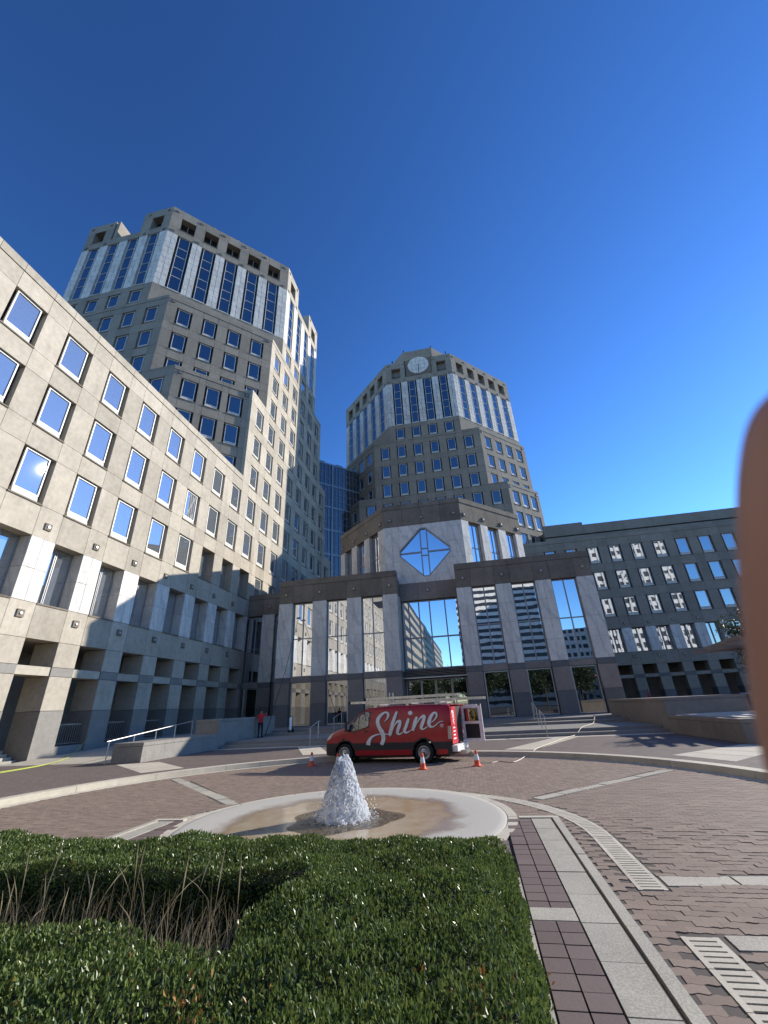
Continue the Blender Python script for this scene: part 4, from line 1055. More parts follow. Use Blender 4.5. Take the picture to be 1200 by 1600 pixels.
struct(add('step_strip', MB().box(-15.5, 25.55, .1, 9.45, 26.28, .156).mesh('step_strip', 'concrete_pale')))

# ---------------- pergola and shrubs at the right edge
pg = thing('pergola', 'stone post pergola with timber beams at the right edge', 'pergola', (15.0, 26.0, .96))
for (x, y) in ((14.7, 25.4), (19.5, 24.5), (24.5, 23.6), (16.5, 29.5)):
    add('post', boxmesh(.42, .42, 3.1, 'granite_light'), pg, (x, y, .95))
for k in range(3): add('beam', MB().box(-1.6, -.09, 0, 11.5, .09, .22).mesh('beam', 'taupe_stone'), pg, (14.9, 25.6 + 1.9 * k, 4.06), R(-10))
for k in range(17): add('rafter', MB().box(-.05, -1.2, 0, .05, 5.0, .16).mesh('rafter', 'taupe_stone'), pg, (13.6 + .68 * k, 25.8 - .12 * k, 4.29), R(-10))
LEAFM = {}
def leafmat(name, c1, c2, c3=None, rough=.45, trans=.25):
    m, t, b = nmat(name); rv = rand_val(t); col = mixc(t, rv, c1, c2)
    if c3:
        gt = nd(t, 'ShaderNodeMath', operation='GREATER_THAN'); gt.inputs[1].default_value = .997; t.links.new(rv, gt.inputs[0]); col = mixc(t, gt.outputs[0], col, c3)
    t.links.new(col, b.inputs['Base Color']); b.inputs['Roughness'].default_value = rough
    out = t.nodes['Material Output']; tr = nd(t, 'ShaderNodeBsdfTranslucent'); t.links.new(col, tr.inputs[0])
    mx = nd(t, 'ShaderNodeMixShader'); mx.inputs[0].default_value = trans; t.links.new(b.outputs[0], mx.inputs[1]); t.links.new(tr.outputs[0], mx.inputs[2]); t.links.new(mx.outputs[0], out.inputs[0])
leafmat('leaf_tree', (.030, .052, .016), (.075, .105, .035))
leafmat('leaf_hedge', (.060, .098, .024), (.205, .260, .070), (.32, .15, .03), .33, .28)
flat('bark', (.10, .08, .06), .9, bumpsc=20)
def leaves(P, D, ln, wd, rg, fold=.25):
    """P points (n,3), D leaf directions (n,3): diamond leaves, two triangles folded along the mid rib"""
    n = len(P); D = D / np.linalg.norm(D, axis=1)[:, None]
    rnd = rg.normal(size=(n, 3)); S = np.cross(D, rnd); S /= np.linalg.norm(S, axis=1)[:, None]; N = np.cross(D, S)
    L = ln * rg.uniform(.65, 1.25, (n, 1)); W = wd * rg.uniform(.75, 1.2, (n, 1))
    a = P; c = P + D * L; l = P + D * L * .55 + S * W * .5 + N * W * fold; r_ = P + D * L * .55 - S * W * .5 + N * W * fold
    V = np.stack([a, l, c, r_], 1).reshape(-1, 3); F = np.stack([np.arange(n) * 4, np.arange(n) * 4 + 1, np.arange(n) * 4 + 2, np.arange(n) * 4 + 3], 1)
    return V, F
def tree(label, x, y, z0, ht, cr, n=6000, seed=1, group=None, leaf=.13):
    rg = np.random.default_rng(seed); t_ = thing('tree', label, 'tree', (x, y, z0), 0, group)
    tk = MB(); tk.tube([(0, 0, 0), (.05, .03, ht * .3), (-.06, .08, ht * .6), (.02, 0, ht * .85)], [.16, .12, .08, .03], 8)
    cl = []
    for k in range(9):
        a = rg.random() * 6.28; zz_ = ht * rg.uniform(.35, .7); L = cr * rg.uniform(.5, .85); e = np.array([L * math.cos(a), L * math.sin(a), zz_ + L * .45])
        tk.tube([(0, 0, zz_), tuple((np.array([0, 0, zz_]) + e) / 2 + [0, 0, .1]), tuple(e)], [.06, .04, .015], 5); cl.append(e)
    for k in range(22):
        v = rg.normal(size=3); v /= np.linalg.norm(v); cl.append(np.array([0, 0, ht * .68]) + v * np.array([cr, cr, ht * .3]) * rg.uniform(.35, .95))
    add('trunk', tk.mesh('trunk', 'bark', True), t_, t_.location)
    cl = np.array(cl); idx = rg.integers(0, len(cl), n); P = cl[idx] + rg.normal(size=(n, 3)) * cr * .17
    D = rg.normal(size=(n, 3)) + [0, 0, -.2]; V, F = leaves(P, D, leaf, leaf * .6, rg)
    add('crown', npmesh('crown', V, F, 'leaf_tree'), t_, t_.location); return t_
tree('dark leafy shrub growing behind the pergola at the right edge', 15.9, 27.6, .9, 5.6, 1.5, 6500, 5)
tree('small tree on the terrace outside the right edge', 24, 27, .9, 6.0, 2.2, 5000, 6)
for i, (x, y, s) in enumerate(((-10, -14, 8.0), (-4, -16, 9), (2, -14, 8.5), (8, -16, 9), (14, -14, 8.5), (21, -15, 9), (30, -18, 9), (38, -12, 8.5), (48, -6, 9))):
    tree('street tree behind the viewer, mirrored in the entrance doors', x, y, .1, s, 3.6, 5000, 20 + i, 'street trees behind the viewer', .42)

# ---------------- clipped hedge round the planting bed
hz = .66; rg = np.random.default_rng(11)
hedge = thing('hedge', 'glossy green clipped hedge around the planting bed in the foreground', 'hedge', (-2, 3.5, .12))
HX0, HX1, HY0, HY1 = -9.0, .165, .7, 5.55; PX0, PX1, PY0, PY1 = -9.0, -1.62, 3.15, 4.32      # outer block and inner pit
def corner_ok(x, y, m=0.0):      # rounded far right corner
    rx, ry, r_ = HX1 - .55, HY1 - .55, .55
    return ~((x > rx) & (y > ry) & (np.hypot(x - rx, y - ry) > r_ - m))
def inside(x, y, m=0.0):
    o = (x > HX0) & (x < HX1 - m) & (y > HY0) & (y < HY1 - m) & corner_ok(x, y, m)
    p = (x < PX1 + m + .10 * np.sin(y * 5)) & (y > PY0 - m + .06 * np.sin(x * 4)) & (y < PY1 + m)
    return o & ~p
def bumpz(x, y): return .03 * np.sin(x * 2.1 + 1.3) * np.sin(y * 2.7 + .4) + .022 * np.sin(x * 5.1 + y * 2.3) + .018 * np.sin(y * 7.7 - x * 3.1) + .015 * np.sin(x * 13 + 1) * np.sin(y * 11)
Pts = []; Dr = []
# top
dens = 5200
n = int((HX1 + 8.9) * (HY1 - HY0) * dens); x = rg.uniform(-8.9, HX1, n); y = rg.uniform(HY0, HY1, n); k = inside(x, y)
x, y = x[k], y[k]
edge = np.minimum(np.minimum(HX1 - x, HY1 - y), .35) / .35
z = hz + bumpz(x, y) - .15 * (1 - edge) ** 2.2 - rg.random(len(x)) ** 2 * .10
Pts.append(np.c_[x, y, z]); Dr.append(np.c_[rg.normal(0, .45, len(x)), rg.normal(0, .45, len(x)) - .08, np.abs(rg.normal(.95, .25, len(x)))])
def side_leaves(n, fx, fy, nx, ny, zlo=.10):
    zz_ = zlo + (hz - .08 - zlo) * rg.random(n) ** .8; j = -rg.random(n) ** 2 * .12 - .10 * np.clip((zz_ - .42) / .2, 0, 1) ** 2 + .02 * np.sin(zz_ * 18 + fx * 9 + fy * 7)
    Pts.append(np.c_[fx + nx * j, fy + ny * j, zz_]); Dr.append(np.c_[nx * .6 + rg.normal(0, .5, n), ny * .6 + rg.normal(0, .5, n), np.abs(rg.normal(.7, .4, n))])
n = 14000; side_leaves(n, np.full(n, HX1), rg.uniform(HY0, HY1 - .5, n), np.ones(n), np.zeros(n))
n = 3000; a = rg.uniform(0, math.pi / 2, n); side_leaves(n, HX1 - .55 + .55 * np.cos(a), HY1 - .55 + .55 * np.sin(a), np.cos(a), np.sin(a))
n = 17000; side_leaves(n, rg.uniform(-8.9, HX1 - .5, n), np.full(n, HY1), np.zeros(n), np.ones(n), .3)
n = 22000; side_leaves(n, rg.uniform(-8.9, PX1, n), np.full(n, PY1), np.zeros(n), -np.ones(n))
n = 5000; side_leaves(n, np.full(n, PX1), rg.uniform(PY0, PY1, n), -np.ones(n), np.zeros(n))
n = 9000; side_leaves(n, rg.uniform(-8.9, PX1, n), np.full(n, PY0), np.zeros(n), np.ones(n), .35)
Pn = np.concatenate(Pts); Dn = np.concatenate(Dr)
V, F = leaves(Pn, Dn, .036, .0175, rg, .3)
o = add('foliage', npmesh('foliage', V - np.array(hedge.location), F, 'leaf_hedge'), hedge, hedge.location); o['kind'] = 'stuff'
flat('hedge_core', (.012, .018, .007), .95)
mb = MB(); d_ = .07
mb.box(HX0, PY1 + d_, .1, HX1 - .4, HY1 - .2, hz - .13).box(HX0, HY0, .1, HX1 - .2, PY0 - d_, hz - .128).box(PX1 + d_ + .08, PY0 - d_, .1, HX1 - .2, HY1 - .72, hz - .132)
o = add('branch_mass', mb.mesh('branch_mass', 'hedge_core'), hedge, (0, 0, 0)); o.location = -Vector(hedge.location)  # near-black solid that paints shade into the gaps between the leaves
# withered twigs: rust coloured leaves near the right corner
leafmat('leaf_rust', (.30, .13, .03), (.42, .22, .06), None, .6, .2)
n = 260; c = np.array([[-.16, 2.66, .60], [.02, 2.45, .56], [.10, 2.9, .35], [.12, 3.6, .30], [-1.5, 2.5, .64], [.13, 2.6, .15]])[rg.integers(0, 6, n)]
V, F = leaves(c + rg.normal(size=(n, 3)) * [.05, .05, .05], np.c_[rg.normal(0, .5, n), rg.normal(0, .5, n), rg.uniform(.4, 1, n)], .036, .016, rg)
add('withered_leaves', npmesh('withered_leaves', V - np.array(hedge.location), F, 'leaf_rust'), hedge, hedge.location)
struct(add('bed_soil', MB().box(HX0, PY0 - .1, .05, PX1 + .1, PY1 + .1, .14).mesh('bed_soil', 'hedge_core')))
leafmat('dry_grass', (.42, .34, .21), (.68, .58, .40), None, .6, .3)
def grass_clump(label, cx_, cy_, rx, ry, n, seed):
    rg_ = np.random.default_rng(seed); mb = MB()
    for k in range(n):
        x = cx_ + rg_.uniform(-rx, rx); y = cy_ + rg_.uniform(-ry, ry); h_ = rg_.uniform(.28, .62) if rg_.random() < .97 else rg_.uniform(.72, .95)
        a = rg_.uniform(0, 6.28); b_ = rg_.uniform(.03, .34) * (1.6 if rg_.random() < .2 else 1); w_ = rg_.uniform(.0016, .0032); nn = len(mb.v); K = 6
        sx, sy = -math.sin(a), math.cos(a)
        for i in range(K + 1):
            q = i / K; px, py, pz = x + math.cos(a) * b_ * q * q, y + math.sin(a) * b_ * q * q, .12 + h_ * (q - .18 * b_ * q * q * 4)
            ww = w_ * (1 - q * .8)
            if h_ > .7 and q > .72: ww = .0045 * math.sin((q - .7) / .3 * math.pi) + .001     # seed head
            mb.v += [(px - ww, py, pz), (px + ww, py, pz)]
            if i: mb.f.append((nn + 2 * i - 2, nn + 2 * i - 1, nn + 2 * i + 1, nn + 2 * i))
    o = add('ornamental_grass', mb.mesh('ornamental_grass', 'dry_grass'))
    return tag(o, label, 'grass')
grass_clump('dry straw grass at the left edge of the hedge bed', -3.35, 3.75, .45, .45, 170, 1)
grass_clump('dry straw grass tuft in the middle of the hedge bed', -2.55, 3.7, .38, .42, 170, 2)
grass_clump('dry straw grass tuft by the right end of the hedge bed', -1.95, 3.65, .25, .38, 100, 3)
grass_clump('dry straw grass tuft further left in the hedge bed', -4.3, 3.8, .45, .4, 130, 4)
# ------------------------------------------------------------------ van
flat('van_red', (.40, .010, .018), .34, 0.0, coat=.25)
flat('van_red_light', (.62, .02, .03), .4, coat=.4)
flat('plastic_dark', (.022, .022, .024), .55)
flat('tyre', (.015, .015, .015), .85)
flat('letter_white', (.80, .80, .78), .45)
flat('lamp_glass', (.55, .52, .46), .12, .2)
flat('tail_red', (.5, .02, .02), .2)
flat('white_paint', (.86, .86, .84), .4)
flat('yellow_hose', (.62, .40, .03), .5)
vd = Vector((.981306, -.192452, 0)); vn = Vector((.192452, .981306, 0))     # along the van, and away from the camera
W2 = 1.0
vorg = Vector((-5.352, 18.510, 0)) - vd * .97 + vn * .93
van = thing('van', 'red window cleaning van with ladders on its roof by the kerb', 'van', vorg, math.atan2(vd.y, vd.x))
# stations: x, bottom z, roof z, half width low, half width top, belt z
ST = [(0.0, .40, .66, .70, .62, .60), (.04, .32, .82, .84, .70, .70), (.12, .27, .98, .93, .80, .80), (.30, .25, 1.09, .97, .84, .90), (.60, .25, 1.17, .99, .88, 1.0), (.98, .25, 1.28, 1.0, .88, 1.12),
      (1.25, .25, 1.53, 1.0, .84, 1.16), (1.55, .25, 1.77, 1.0, .82, 1.18), (1.85, .25, 1.91, 1.0, .81, 1.2), (2.2, .25, 1.965, 1.0, .81, 1.2), (2.8, .25, 1.985, 1.0, .82, 1.2), (3.6, .25, 1.985, 1.0, .82, 1.2), (4.5, .25, 1.975, 1.0, .82, 1.2), (5.15, .27, 1.955, .99, .81, 1.2), (5.33, .30, 1.94, .97, .80, 1.2), (5.37, .32, 1.91, .95, .78, 1.2)]
def section(s):
    x, zb, zt, wl, wt, zbelt = s
    def wz(z):
        if z <= zbelt: return wl - .03 * max(0, (.5 - z)) / .3
        q = (z - zbelt) / max(.01, (zt - zbelt)); return wl + (wt - wl) * (q ** 1.6)
    zs = [zb + .02, min(.45, zt - .2), min(.70, zt - .12)]
    zs += [zs[2] + (zt - .10 - zs[2]) * q for q in (.2, .4, .6, .8, 1.0)]
    pts = [(0, zb), (wl * .8, zb)] + [(wz(z), z) for z in zs]
    wtop = wz(zs[-1]); pts += [(wtop - .035, zt - .045), (wtop - .12, zt - .012), (wtop * .55, zt + .004), (0, zt + .012)]
    return [(x, y, z) for y, z in pts]
RINGS = [section(s) for s in ST]; NR = len(RINGS[0])
def side_y(x, z):
    for a, b_ in zip(ST[:-1], ST[1:]):
        if a[0] <= x <= b_[0]:
            q = (x - a[0]) / (b_[0] - a[0]); s = tuple(a[i] + (b_[i] - a[i]) * q for i in range(6)); break
    else: s = ST[-1]
    x_, zb, zt, wl, wt, zbelt = s
    if z <= zbelt: return wl - .03 * max(0, (.5 - z)) / .3
    q = min(1, (z - zbelt) / max(.01, (zt - zbelt))); return wl + (wt - wl) * (q ** 1.6)
wheels = [(.97, .345), (4.30, .345)]
def in_arch(x, z, r=.44): return any((x - wx) ** 2 + (z - wz_) ** 2 < r * r for wx, wz_ in wheels)
parts = {'body': MB(), 'cladding': MB(), 'front_bumper': MB(), 'rear_bumper': MB()}
# fine grid over each side so that wheel arches and cladding are cut out of the surface
XS = sorted(set([round(i * .05, 3) for i in range(0, 108)] + [s[0] for s in ST]))
def ring_at(x):
    for a, b_, ra, rb_ in zip(ST[:-1], ST[1:], RINGS[:-1], RINGS[1:]):
        if a[0] <= x <= b_[0]:
            q = (x - a[0]) / (b_[0] - a[0]); return [tuple(p + (r_ - p) * q for p, r_ in zip(v, w_)) for v, w_ in zip(ra, rb_)]
    return RINGS[-1]
XS = [x for x in XS if x <= 5.37]
RG = [ring_at(x) for x in XS]
def densify(rg_):        # more rows low down for round wheel arches
    out = []
    for i, p in enumerate(rg_):
        out.append(p)
        if i in (2, 3, 4) and i + 1 < len(rg_):
            for q in (.2, .4, .6, .8): out.append(tuple(a + (b_ - a) * q for a, b_ in zip(p, rg_[i + 1])))
    return out
RG = [densify(r_) for r_ in RG]; ND = len(RG[0])
for sgn in (-1, 1):
    for mbn in parts: parts[mbn].base = len(parts[mbn].v)
    for mbn in parts: parts[mbn].v += [(p[0], p[1] * sgn, p[2]) for r_ in RG for p in r_]
    for i in range(len(RG) - 1):
        for j in range(ND - 1):
            c = [(RG[i][j][k] + RG[i + 1][j][k] + RG[i][j + 1][k] + RG[i + 1][j + 1][k]) / 4 for k in range(3)]
            if j >= 1 and in_arch(c[0], c[2]): continue
            if c[0] < .52 and c[2] < .66: mbn = 'front_bumper'
            elif c[0] > 5.2 and c[2] < .58: mbn = 'rear_bumper'
            elif (.44 < c[2] < .71 and j >= 2 and j < ND - 5) or (in_arch(c[0], c[2], .50) and j >= 2): mbn = 'cladding'
            else: mbn = 'body'
            b0 = parts[mbn].base
            q = (b0 + i * ND + j, b0 + (i + 1) * ND + j, b0 + (i + 1) * ND + j + 1, b0 + i * ND + j + 1)
            parts[mbn].f.append(q if sgn < 0 else q[::-1])
def clean(me, weld=True):
    bm = bmesh.new(); bm.from_mesh(me); bmesh.ops.remove_doubles(bm, verts=bm.verts[:], dist=.0005)
    bmesh.ops.delete(bm, geom=[v for v in bm.verts if not v.link_faces], context='VERTS'); bm.to_mesh(me); bm.free()
    me.polygons.foreach_set('use_smooth', [True] * len(me.polygons)); me.set_sharp_from_angle(angle=R(38)); return me
for nm, mt in (('body', 'van_red'), ('cladding', 'plastic_dark'), ('front_bumper', 'plastic_dark'), ('rear_bumper', 'plastic_dark')):
    if nm == 'body':
        b0 = len(parts[nm].v)    # nose and tail caps
        parts[nm].v += [(0, s * p[1], p[2]) for s in (-1, 1) for p in RINGS[0]]
        parts[nm].f.append(tuple(b0 + i for i in range(NR)) + tuple(b0 + NR + i for i in reversed(range(NR))))
    sub(nm, clean(parts[nm].mesh(nm, mt)), van)
# tail: closed near door in brighter red with white print, opening, open far door
tl = MB(); tl.side([(-.0, 0), (0, 0)], 0, 0) if False else None
nd_ = sub('rear_door', MB().prism([(5.375, -.90), (5.405, -.90), (5.405, -.02), (5.375, -.02)], .60, 1.86).mesh('rear_door', 'van_red_light'), van)
for k in range(4): sub('print_line', MB().box(5.406, -.72 + .02 * k, .74 + .12 * k, 5.411, -.30 - .05 * (k % 2), .79 + .12 * k).mesh('print_line', 'letter_white'), nd_)
for (y0, z0, y1, z1) in ((-.70, 1.62, -.40, 1.72), (-.62, 1.46, -.52, 1.66), (-.45, 1.38, -.37, 1.66), (-.60, 1.30, -.48, 1.42), (-.50, 1.22, -.42, 1.34)): sub('print_mark', MB().box(5.406, y0, z0, 5.411, y1, z1).mesh('print_mark', 'letter_white'), nd_)
sub('cargo_bay', MB().prism([(5.372, .0), (5.39, .0), (5.39, .9), (5.372, .9)], .55, 1.86).mesh('cargo_bay', 'black'), van)  # flat black sheet painted as the unlit cargo space
od = sub('open_rear_door', MB().box(5.42, .94, .56, 6.22, .985, .66).box(5.42, .94, .66, 5.52, .985, 1.84).box(6.10, .94, .66, 6.22, .985, 1.84).box(5.52, .94, 1.76, 6.10, .985, 1.90).box(5.52, .94, 1.18, 6.10, .985, 1.28).mesh('open_rear_door', 'white_paint'), van)
sub('lower_panel', MB().box(5.52, .955, .66, 6.10, .98, 1.18).mesh('lower_panel', 'black'), od)
sub('door_glass', MB().box(5.52, .96, 1.28, 6.10, .975, 1.76).mesh('door_glass', 'glass_car'), od)
sub('edge_seal', MB().box(6.222, .93, .56, 6.25, .995, 1.90).mesh('edge_seal', 'white_paint'), od)
for s in (-1,): sub('tail_lamp', MB().side([(5.26, .78), (5.385, .78), (5.385, 1.2), (5.28, 1.2)], -.985, -.955).mesh('tail_lamp', 'lamp_glass'), van)
sub('tail_lamp', MB().side([(5.26, .78), (5.385, .78), (5.385, 1.2), (5.28, 1.2)], .955, .985).mesh('tail_lamp', 'tail_red'), van)
sub('tow_step', MB().box(5.36, -.9, .36, 5.56, .9, .56).mesh('tow_step', 'white_paint'), van); sub('tow_bracket', MB().box(5.5, -.25, .22, 5.72, .25, .36).mesh('tow_bracket', 'steel'), van)
def side_plate(poly, mat, name, off=.006, sgn=-1, par=None, subdiv=10):
    # triangulated fan mapped on the curved side
    bm = bmesh.new(); vs = [bm.verts.new((p[0], 0, p[1])) for p in poly]; f = bm.faces.new(vs)
    bmesh.ops.triangulate(bm, faces=[f]); bmesh.ops.subdivide_edges(bm, edges=bm.edges[:], cuts=2, use_grid_fill=True)
    for v in bm.verts: v.co.y = sgn * (side_y(v.co.x, v.co.z) + off)
    bmesh.ops.recalc_face_normals(bm, faces=bm.faces[:])
    for f in bm.faces:
        if f.normal.y * sgn < 0: f.normal_flip()
    me = bpy.data.meshes.new(name); bm.to_mesh(me); bm.free(); me.materials.append(MATS[mat])
    return sub(name, me, par or van)
for s in (-1, 1):
    g_ = side_plate([(1.0, 1.16), (1.38, 1.12), (2.02, 1.28), (2.08, 1.78), (1.86, 1.80), (1.52, 1.60), (1.2, 1.33)], 'glass_car', 'side_window', .010, s)
    side_plate([(.96, 1.13), (1.38, 1.085), (2.06, 1.25), (2.12, 1.81), (1.84, 1.835), (1.48, 1.64), (1.14, 1.35)], 'plastic_dark', 'window_seal', .005, s)
    side_plate([(1.58, 1.17), (1.61, 1.175), (1.61, 1.66), (1.58, 1.64)], 'plastic_dark', 'window_bar', .014, s)
    side_plate([(.10, .80), (.30, .86), (.42, 1.07), (.33, 1.075), (.18, .98)], 'lamp_glass', 'headlight', .012, s)
    side_plate([(1.86, 1.07), (2.02, 1.09), (2.02, 1.13), (1.86, 1.115)], 'plastic_dark', 'door_handle', .02, s)
    side_plate([(2.17, .75), (2.185, .75), (2.215, 1.83), (2.2, 1.83)], 'black', 'door_gap', .003, s)
    side_plate([(3.3, .75), (3.312, .75), (3.312, 1.83), (3.3, 1.83)], 'van_red', 'panel_seam', .004, s)
    mr_ = sub('wing_mirror', MB().box(1.08, s * 1.02 - .02, 1.16, 1.2, s * 1.02 + s * .22 + .02, 1.46).mesh('wing_mirror', 'plastic_dark'), van)
    sub('mirror_glass', MB().box(1.205, s * 1.13 - .08, 1.2, 1.212, s * 1.13 + .08, 1.42).mesh('mirror_glass', 'lamp_glass'), mr_)
    for k, (wx, wz_) in enumerate(wheels):
        wh = sub('wheel', MB().lathe([(.02, -.06), (.19, -.05), (.225, -.10), (.225, .12), (.06, .12)], 24, 'y').mesh('wheel', 'plastic_dark', True), van); wh.location = (wx, s * .90, wz_)
        if s > 0: wh.rotation_euler = (0, 0, math.pi)
        sub('tyre', MB().lathe([(.222, -.11), (.25, -.125), (.32, -.12), (.345, -.09), (.345, .09), (.32, .12), (.22, .12)], 32, 'y', cap=False).mesh('tyre', 'tyre', True), wh)
        sub('rim', MB().lathe([(.232, -.128), (.205, -.132), (.19, -.115), (.15, -.10), (.10, -.12), (.06, -.135), (.03, -.136)], 28, 'y', cap=False).mesh('rim', 'grey_metal', True), wh)
        sub('arch_liner', MB().lathe([(.46, s * .55), (.46, s * .96)], 24, 'y', (wx, 0, wz_), False).mesh('arch_liner', 'black'), van)
ws = MB(); zz_ = [(1.0, 1.29), (1.28, 1.545), (1.55, 1.775), (1.84, 1.915)]
for (x, z) in zz_: ws.v += [(x - .012, -.79, z + .012 - .03), (x - .03, -.4, z + .03), (x - .035, 0, z + .034), (x - .03, .4, z + .03), (x - .012, .79, z + .012 - .03)]
for i in range(3):
    for j in range(4): a = i * 5 + j; ws.f.append((a, a + 5, a + 6, a + 1))
sub('windscreen', ws.mesh('windscreen', 'glass_car', True), van)
sub('grille', MB().box(-.03, -.45, .66, .03, .45, .86).mesh('grille', 'plastic_dark'), van)
sub('underbody', MB().box(.5, -.8, .2, 5.2, .8, .34).mesh('underbody', 'black'), van)
# lettering on the near side
def lp(x, y):
    return (1.5836 + .0038891 * x - 7.274e-5 * y - 2.4454e-7 * x * y - 2.602e-7 * x * x, 2.21989 - 1.788e-4 * x - .00306836 * y + 2.2467e-7 * x * y)
STROKES = [
 [(308, 247, 4), (335, 215, 14), (350, 180, 26), (346, 150, 27), (325, 136, 22), (295, 142, 24), (258, 175, 38), (233, 222, 42), (236, 268, 42), (256, 315, 46), (285, 365, 50), (300, 410, 48), (302, 455, 44), (280, 512, 40)],
 [(124, 516, 50), (133, 472, 42), (162, 428, 28), (208, 402, 18), (262, 390, 13), (320, 388, 12), (372, 396, 10)],
 [(447, 122, 20), (440, 150, 30), (424, 205, 36), (400, 295, 38), (374, 402, 34)],
 [(372, 408, 24), (392, 392, 16), (410, 340, 9), (436, 280, 13), (466, 243, 26), (492, 240, 34), (490, 285, 37), (470, 345, 36), (468, 380, 28), (498, 388, 17), (545, 352, 9)],
 [(592, 205, 22), (584, 240, 34), (566, 300, 36), (550, 345, 36), (560, 370, 26), (592, 366, 15), (636, 335, 9)],
 [(690, 185, 20), (678, 215, 34), (664, 270, 38), (644, 350, 34)],
 [(648, 352, 14), (676, 300, 9), (704, 236, 13), (738, 192, 24), (770, 176, 34), (772, 215, 38), (752, 280, 38), (744, 318, 30), (770, 330, 17), (818, 300, 9)],
 [(858, 252, 8), (894, 222, 13), (918, 180, 21), (912, 145, 23), (884, 138, 26), (852, 180, 38), (836, 235, 42), (836, 275, 38), (856, 302, 25), (895, 296, 14), (940, 256, 10), (975, 238, 8), (1003, 241, 3)]]
def smooth_pts(S, k=5):
    P = np.array(S, float); out = []
    for i in range(len(P) - 1):
        p0, p1, p2, p3 = P[max(0, i - 1)], P[i], P[i + 1], P[min(len(P) - 1, i + 2)]
        for t_ in np.linspace(0, 1, k, endpoint=False): out.append(.5 * ((2 * p1) + (-p0 + p2) * t_ + (2 * p0 - 5 * p1 + 4 * p2 - p3) * t_ ** 2 + (-p0 + 3 * p1 - 3 * p2 + p3) * t_ ** 3))
    out.append(P[-1]); return np.array(out)
def stroke_mesh(S, off):
    P = smooth_pts(S); mb = MB(); n = len(P)
    for i in range(n):
        d = P[min(n - 1, i + 1)][:2] - P[max(0, i - 1)][:2]; d /= np.linalg.norm(d) + 1e-9; nn = np.array([-d[1], d[0]]) * max(2, P[i][2]) / 2
        for q in (P[i][:2] + nn, P[i][:2] - nn):
            s, z = lp(*q); mb.v.append((s, -(side_y(s, z) + off), z))
        if i: mb.f.append((2 * i - 2, 2 * i - 1, 2 * i + 1, 2 * i))
    return mb
def disc(cx_, cy_, r_, off, r2=0, n=24):
    mb = MB()
    for i in range(n):
        a = 2 * math.pi * i / n
        for rr in (r_, r2): s, z = lp(cx_ + rr * math.cos(a), cy_ + rr * math.sin(a)); mb.v.append((s, -(side_y(s, z) + off), z))
    for i in range(n): j = (i + 1) % n; mb.f.append((2 * i, 2 * j, 2 * j + 1, 2 * i + 1))
    return mb
let = sub('lettering', stroke_mesh(STROKES[0], .012).mesh('lettering', 'letter_white'), van)
for k, S in enumerate(STROKES[1:]): sub('letter_stroke', stroke_mesh(S, .0125 + .0005 * k).mesh('letter_stroke', 'letter_white'), let)
sub('letter_dot', disc(606, 141, 26, .012).mesh('letter_dot', 'letter_white'), let)
sub('mark_ring', disc(983, 288, 20, .012, 15).mesh('mark_ring', 'letter_white'), let); sub('mark_letter', stroke_mesh([(978, 298, 5), (978, 278, 5), (988, 280, 4), (987, 287, 4), (979, 289, 4), (989, 298, 4)], .012).mesh('mark_letter', 'letter_white'), let)
for S in STROKES:        # dark edge of the print
    sub('letter_edge', stroke_mesh([(x + 5, y + 4, w_ + 5) for x, y, w_ in S], .008).mesh('letter_edge', 'plastic_dark'), let)
# roof rack
rk = sub('roof_rack', MB().box(2.2, -.72, 2.03, 2.28, .72, 2.09).box(3.6, -.72, 2.03, 3.68, .72, 2.09).box(4.8, -.72, 2.02, 4.88, .72, 2.08).box(2.1, -.76, 2.05, 5.2, -.71, 2.10).box(2.1, .71, 2.05, 5.2, .76, 2.10).mesh('roof_rack', 'alu'), van)
for x in (2.24, 3.64, 4.84):
    for y in (-.72, .68): sub('rack_foot', MB().box(x - .06, y, 1.93, x + .06, y + .05, 2.04).mesh('rack_foot', 'alu'), rk)
for x in (2.9, 3.05): sub('rack_post', MB().tube([(x, -.74, 2.08), (x, -.74, 2.48)], .018, 6).mesh('rack_post', 'alu'), rk)
def ladder(label, x0, x1, y, z, wdt, rung, roll=0):
    t_ = thing('ladder', label, 'ladder', vorg + vd * x0 + vn * y + Vector((0, 0, z)), math.atan2(vd.y, vd.x), 'ladders on the van roof')
    L = x1 - x0
    for s in (0, 1): sub('stile', MB().box(0, s * wdt - .03, -.04, L, s * wdt + .03, .05).mesh('stile', 'alu'), t_)
    n = int(L / .3)
    rm = MB().tube([(0, -.05, 0), (0, wdt + .05, 0)], .017, 8).mesh('rung', 'grey_metal')
    for k in range(n): o = sub('rung', rm, t_); o.location = (.15 + k * .3, 0, .0)
    for s in (0, 1): sub('foot', MB().box(-.05, s * wdt - .04, -.05, .02, s * wdt + .04, .06).mesh('foot', 'black'), t_)
    return t_
l1 = ladder('long aluminium ladder with black feet lying on the van rack, overhanging the tail', 1.05, 6.7, -.60, 2.17, .36, .3); l1.rotation_euler.y = .012
ladder('shorter aluminium ladder stacked on the long one above the van roof', 1.75, 5.7, -.55, 2.275, .36, .3)
# hose reel seen through the open door glass stands behind it
hr = thing('hose_reel', 'yellow hose coil seen through the open van door glass', 'hose', vorg + vd * 5.85 + vn * .90 + Vector((0, 0, 1.5)), math.atan2(vd.y, vd.x))
for k in range(4):
    mb = MB(); mb.tube([(.10 * math.cos(a) + .01 * k, -.012 * k, .20 * math.sin(a)) for a in [2 * math.pi * i / 20 for i in range(20)]], .022, 6, close=True); sub('coil', mb.mesh('coil', 'yellow_hose', True), hr)

